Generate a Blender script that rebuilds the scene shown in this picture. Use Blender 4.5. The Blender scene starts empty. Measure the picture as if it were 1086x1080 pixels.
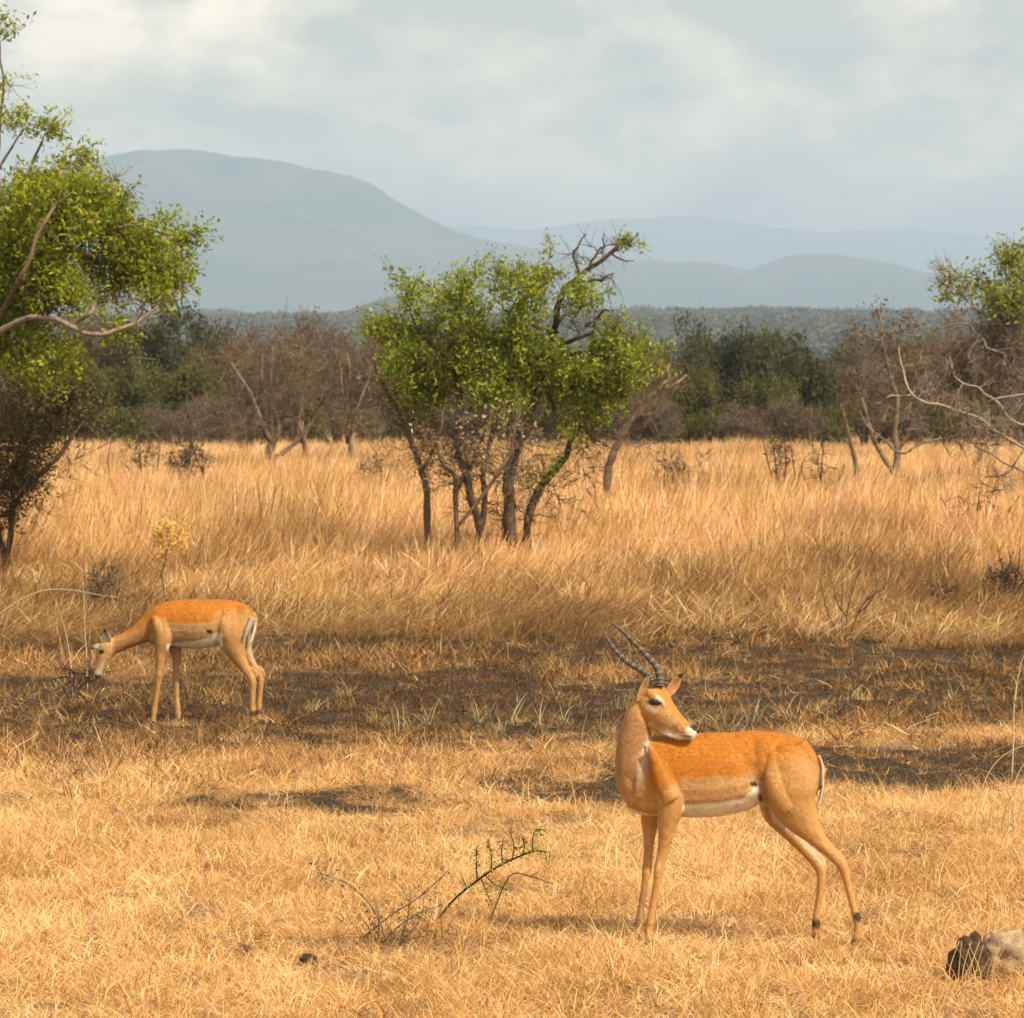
import bpy, math, random
import numpy as np
from mathutils import Vector, noise as mnoise
R = math.radians
rng = np.random.default_rng(7)
random.seed(7)

# ---------------------------------------------------------------- camera, world, sun, exposure
S = bpy.context.scene
F_PX = 4400.0; CAM_H = 2.5; HOR = 380.0            # focal length in photo pixels, eye height, horizon row
PITCH = math.atan((540 - HOR) / F_PX)
cam = bpy.data.cameras.new('camera')
cam.sensor_fit = 'HORIZONTAL'; cam.sensor_width = 36; cam.lens = 36 * F_PX / 1086
cam.clip_start = 0.5; cam.clip_end = 90000
cam.dof.use_dof = True; cam.dof.focus_distance = 17.9; cam.dof.aperture_fstop = 13.0
camo = bpy.data.objects.new('camera', cam); S.collection.objects.link(camo)
camo.location = (0, 0, CAM_H); camo.rotation_euler = (R(90) - PITCH, 0, 0)
S.camera = camo

SUN_EL, SUN_AZ = 47.0, 134.0                       # azimuth measured clockwise from +Y (view direction)
sd = Vector((math.sin(R(SUN_AZ)) * math.cos(R(SUN_EL)), math.cos(R(SUN_AZ)) * math.cos(R(SUN_EL)), math.sin(R(SUN_EL))))
sun = bpy.data.lights.new('sun', 'SUN'); sun.energy = 5.0; sun.angle = R(0.8); sun.color = (1.0, 0.91, 0.74)
suno = bpy.data.objects.new('sun', sun); S.collection.objects.link(suno)
suno.rotation_euler = sd.to_track_quat('Z', 'Y').to_euler()

W = bpy.data.worlds.new('World'); S.world = W; W.use_nodes = True
nt = W.node_tree; nt.nodes.clear()
def N(t, kind, **kw):
    n = t.nodes.new(kind)
    for k, v in kw.items():
        if k == 'inp':
            for a, b in v.items(): n.inputs[a].default_value = b
        else: setattr(n, k, v)
    return n
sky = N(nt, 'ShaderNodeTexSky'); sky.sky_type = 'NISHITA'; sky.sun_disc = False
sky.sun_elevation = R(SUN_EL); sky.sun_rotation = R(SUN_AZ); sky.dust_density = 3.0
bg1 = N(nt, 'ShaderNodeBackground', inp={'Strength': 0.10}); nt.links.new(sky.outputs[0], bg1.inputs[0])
tc = N(nt, 'ShaderNodeTexCoord')
mp = N(nt, 'ShaderNodeMapping', inp={'Scale': (17, 17, 31), 'Location': (7.3, 2.1, 0.9)})
nt.links.new(tc.outputs['Generated'], mp.inputs[0])
n1 = N(nt, 'ShaderNodeTexNoise', inp={'Scale': 1.0, 'Detail': 9.0, 'Roughness': 0.56, 'Distortion': 0.1})
nt.links.new(mp.outputs[0], n1.inputs['Vector'])
cr = N(nt, 'ShaderNodeValToRGB'); nt.links.new(n1.outputs['Fac'], cr.inputs[0])
e = cr.color_ramp.elements
e[0].position = 0.40; e[0].color = (0.66, 0.61, 0.50, 1)
e[1].position = 0.61; e[1].color = (1.85, 1.48, 1.06, 1)
m_ = e.new(0.50); m_.color = (1.12, 0.97, 0.68, 1)
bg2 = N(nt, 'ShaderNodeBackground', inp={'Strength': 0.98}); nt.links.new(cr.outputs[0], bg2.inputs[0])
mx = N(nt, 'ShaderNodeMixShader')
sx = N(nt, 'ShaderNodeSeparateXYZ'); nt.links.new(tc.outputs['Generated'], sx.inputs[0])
mrz = N(nt, 'ShaderNodeMapRange', inp={1: 0.08, 2: 0.45, 3: 0.88, 4: 0.28}); nt.links.new(sx.outputs[2], mrz.inputs[0]); nt.links.new(mrz.outputs[0], mx.inputs[0])   # cloud bank near the horizon, thinned in the unseen zenith to cut ambient light
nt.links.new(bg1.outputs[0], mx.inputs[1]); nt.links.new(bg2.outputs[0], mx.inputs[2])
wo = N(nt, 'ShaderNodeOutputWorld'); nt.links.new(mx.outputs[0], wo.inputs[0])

S.view_settings.view_transform = 'Standard'; S.view_settings.look = 'None'
S.view_settings.exposure = 0.42; S.view_settings.gamma = 1.0; S.view_settings.use_curve_mapping = False
S.render.engine = 'CYCLES'
S.cycles.max_bounces = 6; S.cycles.diffuse_bounces = 3; S.cycles.transmission_bounces = 4
S.cycles.transparent_max_bounces = 8; S.cycles.volume_bounces = 0
S.cycles.use_denoising = True
S.cycles.use_adaptive_sampling = False

# ---------------------------------------------------------------- helpers
C = S.collection
def P(px, py, D):
    """world point at distance D (along +Y) seen at photo pixel px, py"""
    a = (px - 543.0) / F_PX; b = -(py - 540.0) / F_PX
    cp, sp = math.cos(PITCH), math.sin(PITCH)
    y = cp + b * sp; z = -sp + b * cp
    return Vector((a * D / y, D, CAM_H + z * D / y))
def gy(D): return HOR + CAM_H * F_PX / D          # photo row of the ground at distance D
def gD(py): return CAM_H * F_PX / (py - HOR)

def hash2(ix, iy, seed):
    h = (ix * 374761393 + iy * 668265263 + seed * 1442695041) & 0xFFFFFFFF
    h = ((h ^ (h >> 13)) * 1274126177) & 0xFFFFFFFF
    return ((h ^ (h >> 16)) & 0xFFFF) / 65535.0
def vnoise(x, y, seed=0):
    x = np.asarray(x, float); y = np.asarray(y, float)
    ix = np.floor(x).astype(np.int64); iy = np.floor(y).astype(np.int64)
    fx = x - ix; fy = y - iy; fx = fx * fx * (3 - 2 * fx); fy = fy * fy * (3 - 2 * fy)
    a = hash2(ix, iy, seed); b = hash2(ix + 1, iy, seed); c = hash2(ix, iy + 1, seed); d = hash2(ix + 1, iy + 1, seed)
    return (a * (1 - fx) + b * fx) * (1 - fy) + (c * (1 - fx) + d * fx) * fy
def fbm(x, y, seed=0, octs=4):
    v = 0; a = 0.5; s = 0
    for o in range(octs):
        v = v + a * vnoise(np.asarray(x) * 2 ** o, np.asarray(y) * 2 ** o, seed + o * 17); s += a; a *= 0.5
    return v / s

def mesh_np(name, V, Fc, mat=None, attrs=None, smooth=False):
    """V (n,3), Fc list of arrays of same-size faces (m,k); attrs {name: (n,) or (n,3)}"""
    V = np.asarray(V, np.float32)
    me = bpy.data.meshes.new(name)
    if not isinstance(Fc, list): Fc = [Fc]
    Fc = [np.asarray(f, np.int32) for f in Fc if len(f)]
    loops = np.concatenate([f.ravel() for f in Fc]); tot = np.concatenate([np.full(len(f), f.shape[1], np.int32) for f in Fc])
    start = np.concatenate([[0], np.cumsum(tot)[:-1]]).astype(np.int32)
    me.vertices.add(len(V)); me.vertices.foreach_set('co', V.ravel())
    me.loops.add(len(loops)); me.loops.foreach_set('vertex_index', loops)
    me.polygons.add(len(tot)); me.polygons.foreach_set('loop_start', start); me.polygons.foreach_set('loop_total', tot)
    if smooth: me.polygons.foreach_set('use_smooth', np.ones(len(tot), bool))
    me.update(calc_edges=True)
    for k, a in (attrs or {}).items():
        a = np.asarray(a, np.float32)
        if a.ndim == 1:
            at = me.attributes.new(k, 'FLOAT', 'POINT'); at.data.foreach_set('value', a)
        else:
            at = me.attributes.new(k, 'FLOAT_COLOR', 'POINT')
            at.data.foreach_set('color', np.hstack([a, np.ones((len(a), 1), np.float32)]).ravel())
    if mat: me.materials.append(mat)
    return me
def link(name, me, parent=None, loc=None):
    o = bpy.data.objects.new(name, me); C.objects.link(o)
    if loc is not None: o.location = loc
    if parent: o.parent = parent
    return o
def tag(o, label=None, cat=None, group=None, kind=None):
    if label: o['label'] = label
    if cat: o['category'] = cat
    if group: o['group'] = group
    if kind: o['kind'] = kind
    return o
def empty(name, loc):
    o = bpy.data.objects.new(name, None); C.objects.link(o); o.location = loc; o.empty_display_size = 0.2
    return o

class MB:
    def __init__(s): s.v = []; s.f3 = []; s.f4 = []; s.var = []; s.hh = []; s.n = 0
    def add(s, V, f4=None, f3=None, var=0.5, hh=None):
        V = np.asarray(V, float).reshape(-1, 3)
        if f4 is not None and len(f4): s.f4.append(np.asarray(f4, int) + s.n)
        if f3 is not None and len(f3): s.f3.append(np.asarray(f3, int) + s.n)
        s.v.append(V); s.n += len(V)
        s.var.append(np.broadcast_to(np.asarray(var, float), (len(V),)))
        s.hh.append(np.broadcast_to(np.asarray(0.5 if hh is None else hh, float), (len(V),)))
    def mesh(s, name, mat, smooth=False, origin=None):
        V = np.concatenate(s.v)
        if origin is not None: V = V - np.array(origin)
        F = []
        if s.f4: F.append(np.concatenate(s.f4))
        if s.f3: F.append(np.concatenate(s.f3))
        return mesh_np(name, V, F, mat, {'var': np.concatenate(s.var), 'hh': np.concatenate(s.hh)}, smooth)

def tube(mb, pts, rad, sides=6, var=0.5, cap=True):
    pts = np.asarray([tuple(p) for p in pts], float); n = len(pts)
    rad = np.broadcast_to(np.asarray(rad, float), (n,))
    T = np.gradient(pts, axis=0); T /= np.linalg.norm(T, axis=1, keepdims=True) + 1e-9
    ref = np.array([0.31, 0.95, 0.07]); 
    A = np.cross(T, ref); A /= np.linalg.norm(A, axis=1, keepdims=True) + 1e-9
    B = np.cross(T, A)
    an = np.arange(sides) * 2 * math.pi / sides
    V = pts[:, None, :] + rad[:, None, None] * (np.cos(an)[None, :, None] * A[:, None, :] + np.sin(an)[None, :, None] * B[:, None, :])
    i = np.arange(n - 1)[:, None] * sides; j = np.arange(sides)[None, :]; k = (j + 1) % sides
    Fq = np.stack([i + j, i + k, i + k + sides, i + j + sides], -1).reshape(-1, 4)
    V = V.reshape(-1, 3)
    f3 = None
    if cap:
        V = np.vstack([V, pts[-1:] + T[-1:] * rad[-1], pts[:1]])
        top = n * sides; bot = top + 1; b = (n - 1) * sides
        f3 = [(b + q, b + (q + 1) % sides, top) for q in range(sides)] + [((q + 1) % sides, q, bot) for q in range(sides)]
    mb.add(V, Fq, f3, var)

def smoothpath(pts, per=4):
    """Catmull-Rom through rows (any dimension)"""
    p = np.asarray(pts, float); n = len(p)
    if n < 3:
        t = np.linspace(0, 1, per * (n - 1) + 1)[:, None]
        return p[0] * (1 - t) + p[-1] * t
    q = np.vstack([2 * p[0] - p[1], p, 2 * p[-1] - p[-2]]); out = []
    for i in range(n - 1):
        a, b, c, d = q[i], q[i + 1], q[i + 2], q[i + 3]
        for s in range(per):
            t = s / per
            out.append(0.5 * ((2 * b) + (c - a) * t + (2 * a - 5 * b + 4 * c - d) * t * t + (3 * b - 3 * c + d - a) * t ** 3))
    out.append(p[-1])
    return np.array(out)

# ---------------------------------------------------------------- materials
def new_mat(name):
    m = bpy.data.materials.new(name); m.use_nodes = True; t = m.node_tree; t.nodes.clear()
    o = N(t, 'ShaderNodeOutputMaterial')
    return m, t, o
def ramp(t, stops, fac=None):
    c = N(t, 'ShaderNodeValToRGB'); el = c.color_ramp.elements
    el[0].position = stops[0][0]; el[0].color = (*stops[0][1], 1)
    el[1].position = stops[-1][0]; el[1].color = (*stops[-1][1], 1)
    for p, col in stops[1:-1]:
        x = el.new(p); x.color = (*col, 1)
    if fac is not None: t.links.new(fac, c.inputs[0])
    return c
def mixc(t, fac, a, b, mode='MIX'):
    m = N(t, 'ShaderNodeMix', data_type='RGBA', blend_type=mode)
    for s, v in ((0, fac), (6, a), (7, b)):
        if hasattr(v, 'default_value') or hasattr(v, 'is_linked'): t.links.new(v, m.inputs[s])
        elif isinstance(v, (int, float)): m.inputs[s].default_value = v
        else: m.inputs[s].default_value = (*v, 1)
    return m.outputs[2]
def leaf_mat(name, stops, trans=0.35, instanced=False, tintcols=None, basecol=None, posnoise=0.0, rough=0.7):
    """thin leaf or blade: colour from the per-leaf 'var' value, plus per-instance tint and slow patches in the field"""
    m, t, o = new_mat(name)
    at = N(t, 'ShaderNodeAttribute', attribute_name='var')
    fac = at.outputs['Fac']
    col = ramp(t, stops, fac).outputs[0]
    if tintcols:
        ti = N(t, 'ShaderNodeAttribute', attribute_name='tint'); ti.attribute_type = 'INSTANCER'
        tr = ramp(t, tintcols, ti.outputs['Fac'])
        col = mixc(t, 1.0, col, tr.outputs[0], 'MULTIPLY')
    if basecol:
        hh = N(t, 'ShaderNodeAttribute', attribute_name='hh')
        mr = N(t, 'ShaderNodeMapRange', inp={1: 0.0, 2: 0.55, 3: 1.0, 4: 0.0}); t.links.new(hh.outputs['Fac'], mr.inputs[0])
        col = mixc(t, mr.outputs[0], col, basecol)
    d = N(t, 'ShaderNodeBsdfPrincipled', inp={'Roughness': rough, 'Specular IOR Level': 0.25}); t.links.new(col, d.inputs['Base Color'])
    tr_ = N(t, 'ShaderNodeBsdfTranslucent'); t.links.new(col, tr_.inputs[0])
    mxs = N(t, 'ShaderNodeMixShader', inp={0: trans}); t.links.new(d.outputs[0], mxs.inputs[1]); t.links.new(tr_.outputs[0], mxs.inputs[2])
    t.links.new(mxs.outputs[0], o.inputs[0])
    return m
def bark_mat(name, c1, c2, scale=30):
    m, t, o = new_mat(name)
    tcn = N(t, 'ShaderNodeTexCoord')
    n = N(t, 'ShaderNodeTexNoise', inp={'Scale': scale, 'Detail': 5.0, 'Roughness': 0.65}); t.links.new(tcn.outputs['Object'], n.inputs['Vector'])
    r = ramp(t, [(0.3, c1), (0.7, c2)], n.outputs['Fac'])
    at = N(t, 'ShaderNodeAttribute', attribute_name='var')
    r2 = ramp(t, [(0.0, (0.55, 0.5, 0.45)), (1.0, (1.5, 1.45, 1.4))], at.outputs['Fac'])
    col = mixc(t, 1.0, r.outputs[0], r2.outputs[0], 'MULTIPLY')
    b = N(t, 'ShaderNodeBump', inp={'Strength': 0.6, 'Distance': 0.01}); t.links.new(n.outputs['Fac'], b.inputs['Height'])
    d = N(t, 'ShaderNodeBsdfPrincipled', inp={'Roughness': 0.9, 'Specular IOR Level': 0.1})
    t.links.new(col, d.inputs['Base Color']); t.links.new(b.outputs[0], d.inputs['Normal']); t.links.new(d.outputs[0], o.inputs[0])
    return m

M = {}
M['straw'] = leaf_mat('straw', [(0, (0.34, 0.17, 0.05)), (0.22, (0.62, 0.36, 0.13)), (0.6, (0.84, 0.55, 0.23)), (0.85, (0.90, 0.66, 0.34)), (1, (0.95, 0.80, 0.56))], 0.3,
                      tintcols=[(0, (0.42, 0.33, 0.24)), (0.35, (0.85, 0.74, 0.60)), (0.7, (1.05, 1.0, 0.92)), (1, (1.15, 1.15, 1.15))], basecol=None)
M['stubble'] = leaf_mat('stubble', [(0, (0.02, 0.016, 0.013)), (0.28, (0.07, 0.042, 0.026)), (0.42, (0.30, 0.15, 0.05)), (0.65, (0.52, 0.29, 0.09)), (0.85, (0.64, 0.42, 0.18)), (1, (0.78, 0.64, 0.40))], 0.25,
                        tintcols=[(0, (0.30, 0.26, 0.22)), (0.35, (0.66, 0.57, 0.47)), (1, (1.35, 1.25, 1.08))])
M['tallgrass'] = leaf_mat('tall_grass', [(0, (0.32, 0.17, 0.06)), (0.25, (0.68, 0.42, 0.17)), (0.65, (0.88, 0.62, 0.33)), (1, (0.97, 0.83, 0.60))], 0.45,
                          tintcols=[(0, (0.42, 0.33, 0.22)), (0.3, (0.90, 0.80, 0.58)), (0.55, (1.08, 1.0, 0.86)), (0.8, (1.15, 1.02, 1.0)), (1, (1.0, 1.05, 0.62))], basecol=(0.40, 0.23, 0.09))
M['paleshoots'] = leaf_mat('pale_shoots', [(0, (0.20, 0.14, 0.05)), (0.6, (0.45, 0.34, 0.14)), (1, (0.70, 0.58, 0.34))], 0.3)
M['green'] = leaf_mat('green_leaves', [(0, (0.07, 0.10, 0.008)), (0.5, (0.26, 0.32, 0.016)), (0.85, (0.46, 0.50, 0.05)), (1, (0.65, 0.58, 0.18))], 0.5)
M['greenL'] = leaf_mat('bright_green_leaves', [(0, (0.08, 0.11, 0.006)), (0.5, (0.27, 0.32, 0.010)), (0.9, (0.50, 0.50, 0.03)), (1, (0.58, 0.42, 0.05))], 0.5)
M['olive'] = leaf_mat('olive_leaves', [(0, (0.05, 0.042, 0.012)), (0.5, (0.13, 0.105, 0.03)), (0.85, (0.22, 0.165, 0.055)), (1, (0.32, 0.19, 0.08))], 0.3)
M['evergreen'] = leaf_mat('evergreen_leaves', [(0, (0.028, 0.030, 0.009)), (0.6, (0.058, 0.062, 0.017)), (1, (0.11, 0.11, 0.03))], 0.25)
M['midgreen'] = leaf_mat('mid_green_leaves', [(0, (0.05, 0.05, 0.012)), (0.6, (0.11, 0.11, 0.022)), (1, (0.20, 0.19, 0.045))], 0.3)
M['rust'] = leaf_mat('rust_leaves', [(0, (0.07, 0.045, 0.026)), (0.6, (0.16, 0.095, 0.05)), (1, (0.28, 0.18, 0.09))], 0.3)
M['greybrown'] = leaf_mat('grey_brown_leaves', [(0, (0.07, 0.055, 0.038)), (0.6, (0.14, 0.105, 0.07)), (1, (0.24, 0.18, 0.11))], 0.25)
M['paleleaf'] = leaf_mat('pale_dry_leaves', [(0, (0.16, 0.11, 0.05)), (0.5, (0.38, 0.27, 0.14)), (0.9, (0.62, 0.48, 0.29)), (1, (0.88, 0.76, 0.58))], 0.3)
M['yellow'] = leaf_mat('yellow_leaves', [(0, (0.70, 0.40, 0.07)), (1, (1.0, 0.70, 0.24))], 0.4)
M['wood'] = leaf_mat('far_wood', [(0, (0.05, 0.055, 0.028)), (0.5, (0.085, 0.082, 0.045)), (1, (0.13, 0.11, 0.07))], 0.1,
                     tintcols=[(0, (0.6, 0.7, 0.6)), (1, (1.5, 1.35, 1.2))])
M['bark'] = bark_mat('bark_dark', (0.035, 0.024, 0.017), (0.13, 0.088, 0.055))
M['barkpale'] = bark_mat('bark_pale', (0.13, 0.10, 0.075), (0.34, 0.27, 0.20))
M['barkmid'] = bark_mat('bark_mid', (0.085, 0.062, 0.040), (0.24, 0.18, 0.115))
M['char'] = bark_mat('charred_wood', (0.018, 0.015, 0.013), (0.07, 0.05, 0.04))

def leaf_quads(c, g, size, aspect=.5, droop=0.0):
    n = len(c); d = g.normal(size=(n, 3)); d[:, 2] -= droop; d /= np.linalg.norm(d, axis=1, keepdims=True)
    e_ = np.cross(d, g.normal(size=(n, 3))); e_ /= np.linalg.norm(e_, axis=1, keepdims=True) + 1e-9
    L = (size[0] + (size[1] - size[0]) * g.random(n))[:, None]
    V = np.stack([c - d * L * .5, c + e_ * L * aspect * .5, c + d * L * .5, c - e_ * L * aspect * .5], 1).reshape(-1, 3)
    return V, np.arange(4 * n).reshape(n, 4)

# ---------------------------------------------------------------- ground sheet
def burnt(X, Y):
    """how charred the ground is at X, Y (0..1) and how sandy; patches have their own shapes in the field"""
    X = np.asarray(X, float); Y = np.maximum(np.asarray(Y, float), 8.0)
    px = 543 + X * F_PX / Y; py = gy(Y)
    ells = [(40,672,130,24,1.1),(450,681,250,20,1.2),(990,694,190,18,1.1),(740,678,150,16,.9),(520,746,360,44,1.15),
            (740,770,260,34,1.0),(190,744,180,26,.75),(965,812,200,36,1.3),(650,830,140,34,.8),(300,852,190,14,.8),
            (430,864,60,10,.6),(900,735,260,26,.9),(60,800,90,12,.35),(1000,655,130,14,.35),(60,868,60,9,.4),(960,905,90,10,.35)]
    w1 = (fbm(X * 1.3, Y * 0.9, 3) - .5) * 60; w2 = (fbm(X * 1.7 + 9, Y * 0.8, 8) - .5) * 34
    m = np.zeros_like(X)
    for x0, y0, rx, ry, s in ells:
        d = ((px + w1 * 2 - x0) / rx) ** 2 + ((py + w2 - y0) / ry) ** 2
        m = np.maximum(m, s * np.clip(1.35 - d, 0, 1))
    base = 0.85 * np.clip((py - 650) / 12, 0, 1) * np.clip((812 - py + w2) / 25, 0, 1)
    m = np.maximum(m, base)
    for x0, y0, rx, ry in [(120,708,190,14),(400,706,130,11),(940,783,170,9),(660,716,110,8)]:
        d = ((px + w1 - x0) / rx) ** 2 + ((py + w2 * .5 - y0) / ry) ** 2
        m = m * (1 - 0.85 * np.clip(1.4 - d, 0, 1))
    hf = fbm(X * 6.5, Y * 4.2, 21, 4); tq = np.clip((hf + (m - .5) * .30 - .40) / .20, 0, 1); m = m * (0.36 + .80 * tq)
    d = ((px + w1 - 980) / 170) ** 2 + ((py + w2 * .3 - 783) / 10) ** 2
    sand = np.clip(1.4 - d, 0, 1)
    return np.clip(m, 0, 1), sand
def ground_z(X, Y):
    near = np.clip(1 - np.abs(Y - 30) / 60, 0, 1)
    return near * ((fbm(np.asarray(X) * .9, np.asarray(Y) * .9, 5) - .5) * 0.05)
def axis(lo, a, b, hi, step, g=1.25):
    mid = list(np.arange(a, b, step)); out = list(mid); s = step; v = mid[-1]
    while v < hi: s *= g; v = min(v + s, hi); out.append(v)
    s = step; v = mid[0]; pre = []
    while v > lo: s *= g; v = max(v - s, lo); pre.append(v)
    return np.array(pre[::-1] + out)
gx = axis(-11500, -8, 8, 11500, 0.10); gyy = axis(-250, 13, 46, 21000, 0.10)
XX, YY = np.meshgrid(gx, gyy)
ZZ = ground_z(XX, YY) + np.where((YY < 60) & (YY > 10), (fbm(XX * 5.5, YY * 5.5, 31, 4) - .5) * 0.045, 0)
bm_, sm_ = burnt(XX.ravel(), YY.ravel())
far = (YY.ravel() > 60) | (YY.ravel() < 12); bm_[far] *= 0.3
farw = np.clip((YY.ravel() - 118) / 20, 0, 1)
nx, ny = len(gx), len(gyy)
ii = (np.arange(ny - 1)[:, None] * nx + np.arange(nx - 1)[None, :]).ravel()
gm, t, o = new_mat('dry_soil')
ga = N(t, 'ShaderNodeAttribute', attribute_name='char'); gs = N(t, 'ShaderNodeAttribute', attribute_name='sand')
tcg = N(t, 'ShaderNodeTexCoord')
na = N(t, 'ShaderNodeTexNoise', inp={'Scale': 14.0, 'Detail': 8.0, 'Roughness': 0.7}); t.links.new(tcg.outputs['Object'], na.inputs['Vector'])
nb = N(t, 'ShaderNodeTexNoise', inp={'Scale': 60.0, 'Detail': 4.0, 'Roughness': 0.7}); t.links.new(tcg.outputs['Object'], nb.inputs['Vector'])
soil = ramp(t, [(0.3, (0.24, 0.14, 0.065)), (0.55, (0.40, 0.25, 0.12)), (0.75, (0.54, 0.38, 0.21))], na.outputs['Fac'])
charr = ramp(t, [(0.36, (0.018, 0.012, 0.007)), (0.50, (0.055, 0.036, 0.020)), (0.58, (0.15, 0.095, 0.048)), (0.66, (0.42, 0.28, 0.14))], nb.outputs['Fac'])
sandr = ramp(t, [(0.3, (0.36, 0.26, 0.17)), (0.7, (0.56, 0.43, 0.29))], na.outputs['Fac'])
ma = N(t, 'ShaderNodeMath', operation='MULTIPLY_ADD'); t.links.new(na.outputs['Fac'], ma.inputs[0]); ma.inputs[1].default_value = 1.2; ma.inputs[2].default_value = -0.6
mb_ = N(t, 'ShaderNodeMath', operation='ADD'); t.links.new(ga.outputs['Fac'], mb_.inputs[0]); t.links.new(ma.outputs[0], mb_.inputs[1])
mc = N(t, 'ShaderNodeMapRange', inp={1: 0.18, 2: 0.55}); t.links.new(mb_.outputs[0], mc.inputs[0])
c1 = mixc(t, mc.outputs[0], soil.outputs[0], charr.outputs[0]); c2 = mixc(t, gs.outputs['Fac'], c1, sandr.outputs[0])
bp = N(t, 'ShaderNodeBump', inp={'Strength': 1.0, 'Distance': 0.05}); t.links.new(nb.outputs['Fac'], bp.inputs['Height'])
gf = N(t, 'ShaderNodeAttribute', attribute_name='scrub'); nf_ = N(t, 'ShaderNodeTexNoise', inp={'Scale': 0.12, 'Detail': 9.0, 'Roughness': 0.7}); t.links.new(tcg.outputs['Object'], nf_.inputs['Vector'])
scr = ramp(t, [(0.35, (0.035, 0.04, 0.018)), (0.55, (0.09, 0.08, 0.04)), (0.75, (0.19, 0.15, 0.09))], nf_.outputs['Fac']); c2 = mixc(t, gf.outputs['Fac'], c2, scr.outputs[0])
d = N(t, 'ShaderNodeBsdfPrincipled', inp={'Roughness': 0.95, 'Specular IOR Level': 0.1}); t.links.new(c2, d.inputs['Base Color']); t.links.new(bp.outputs[0], d.inputs['Normal'])
t.links.new(d.outputs[0], o.inputs[0])
gme = mesh_np('ground', np.stack([XX.ravel(), YY.ravel(), ZZ.ravel()], -1), np.stack([ii, ii + 1, ii + nx + 1, ii + nx], -1), gm, {'char': bm_, 'sand': sm_, 'scrub': farw}, True)
tag(link('ground', gme), kind='structure')

# ---------------------------------------------------------------- hills and mountains
def hill_mat(name, c1, c2, c3, scale):
    m, t, o = new_mat(name)
    tcn = N(t, 'ShaderNodeTexCoord'); mpn = N(t, 'ShaderNodeMapping', inp={'Scale': (1, 1, 1)}); t.links.new(tcn.outputs['Object'], mpn.inputs[0])
    n = N(t, 'ShaderNodeTexNoise', inp={'Scale': scale, 'Detail': 9.0, 'Roughness': 0.62}); t.links.new(mpn.outputs[0], n.inputs['Vector'])
    r = ramp(t, [(0.32, c1), (0.52, c2), (0.70, c3)], n.outputs['Fac'])
    d = N(t, 'ShaderNodeBsdfDiffuse'); t.links.new(r.outputs[0], d.inputs[0]); t.links.new(d.outputs[0], o.inputs[0])
    return m
def ridge(name, D, prof, depth, mat, step_px=4, rough=3.0, seed=1, back=1.4, rows=60, x0=-500, x1=1600):
    """range of hills: crest line given as photo pixels at distance D, falling to the plain in front and behind"""
    pr = np.array(prof, float)
    pxs = np.arange(x0, x1 + 1, step_px); crest = np.interp(pxs, pr[:, 0], pr[:, 1])
    k = np.array([1, 2, 3, 2, 1.]); k /= k.sum()
    crest = np.convolve(np.pad(crest, 2, 'edge'), k, 'valid')
    crest = crest + (fbm(pxs / 9., pxs * 0., seed + 3, 3) - .5) * 2.2
    hz = CAM_H + (HOR - crest) * D / F_PX; Xc = (pxs - 543) / F_PX * D
    v = np.linspace(-1, back, rows); V = []
    for vv in v:
        y = D + vv * depth
        fall = np.exp(-(vv * 1.55) ** 2) if vv < 0 else np.exp(-(vv * 1.3) ** 2)
        sp = depth / 5
        gul = (1 - np.abs(2 * fbm(Xc / sp, np.full_like(Xc, y) / sp, seed, 5) - 1)) - .75
        z = hz * fall + rough * (1 - 0.93 * math.exp(-(vv * 5) ** 2)) * gul * hz / 8 * (0.3 + fall) * 1.2
        z = z + hz * 0.012 * (fbm(Xc / (D * .006), np.full_like(Xc, y) / (D * .006), seed + 5, 3) - .5)
        edge = min(1, max(0, 1 - (abs(vv) - 0.8) / 0.2)) if vv < 0 else min(1, max(0, (back - vv) / 0.2))
        z = z * (edge if (vv < -0.8 or vv > back - .2) else 1) - (2 if (vv <= -0.99 or vv >= back - .01) else 0)
        V.append(np.stack([Xc * (1 + (vv * depth / D) * 0.0), np.full_like(Xc, y), np.maximum(z, -0.6)], -1))
    V = np.array(V); r_, c_ = V.shape[:2]
    ii = (np.arange(r_ - 1)[:, None] * c_ + np.arange(c_ - 1)[None, :]).ravel()
    me = mesh_np(name, V.reshape(-1, 3), np.stack([ii, ii + 1, ii + c_ + 1, ii + c_], -1), mat, None, True)
    return tag(link(name, me), kind='structure'), V
hm1 = hill_mat('mountain_woods', (0.02, 0.035, 0.02), (0.05, 0.065, 0.035), (0.12, 0.11, 0.07), 0.004)
hm2 = hill_mat('hill_woods', (0.03, 0.04, 0.02), (0.07, 0.075, 0.04), (0.16, 0.135, 0.085), 0.03)
ridge('distant_mountain', 8500, [(-500,300),(-200,262),(0,215),(60,200),(100,187),(130,175),(150,170),(172,167),(200,163),(222,164),(250,167),(275,168),(300,172),(325,179),(345,183),(365,187),(392,197),(420,216),(450,231),(480,246),(520,257),(560,264),(600,271),(640,278),(700,281),(745,279),(790,289),(815,279),(835,272),(875,271),(900,278),(930,284),(975,297),(1010,310),(1060,330),(1200,345),(1600,350)],
      2400, hm1, rough=2.2, seed=4)
ridge('far_mountain_range', 15500, [(-500,250),(300,240),(420,236),(480,240),(560,246),(650,234),(720,230),(800,240),(880,248),(960,244),(1086,256),(1600,262)], 2600, hm1, rough=1.5, seed=14, rows=40)
ridge('wooded_hill', 2480, [(-500,345),(60,338),(150,333),(200,329),(245,328),(270,333),(300,342),(330,352),(420,362),(1600,372)], 500, hm2, rough=1.5, seed=24, rows=40)
ridge('wooded_hill', 2800, [(-500,372),(300,352),(330,346),(365,333),(395,322),(415,315),(440,316),(470,322),(520,333),(600,345),(1600,362)], 700, hm2, rough=1.5, seed=34, rows=40)
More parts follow.
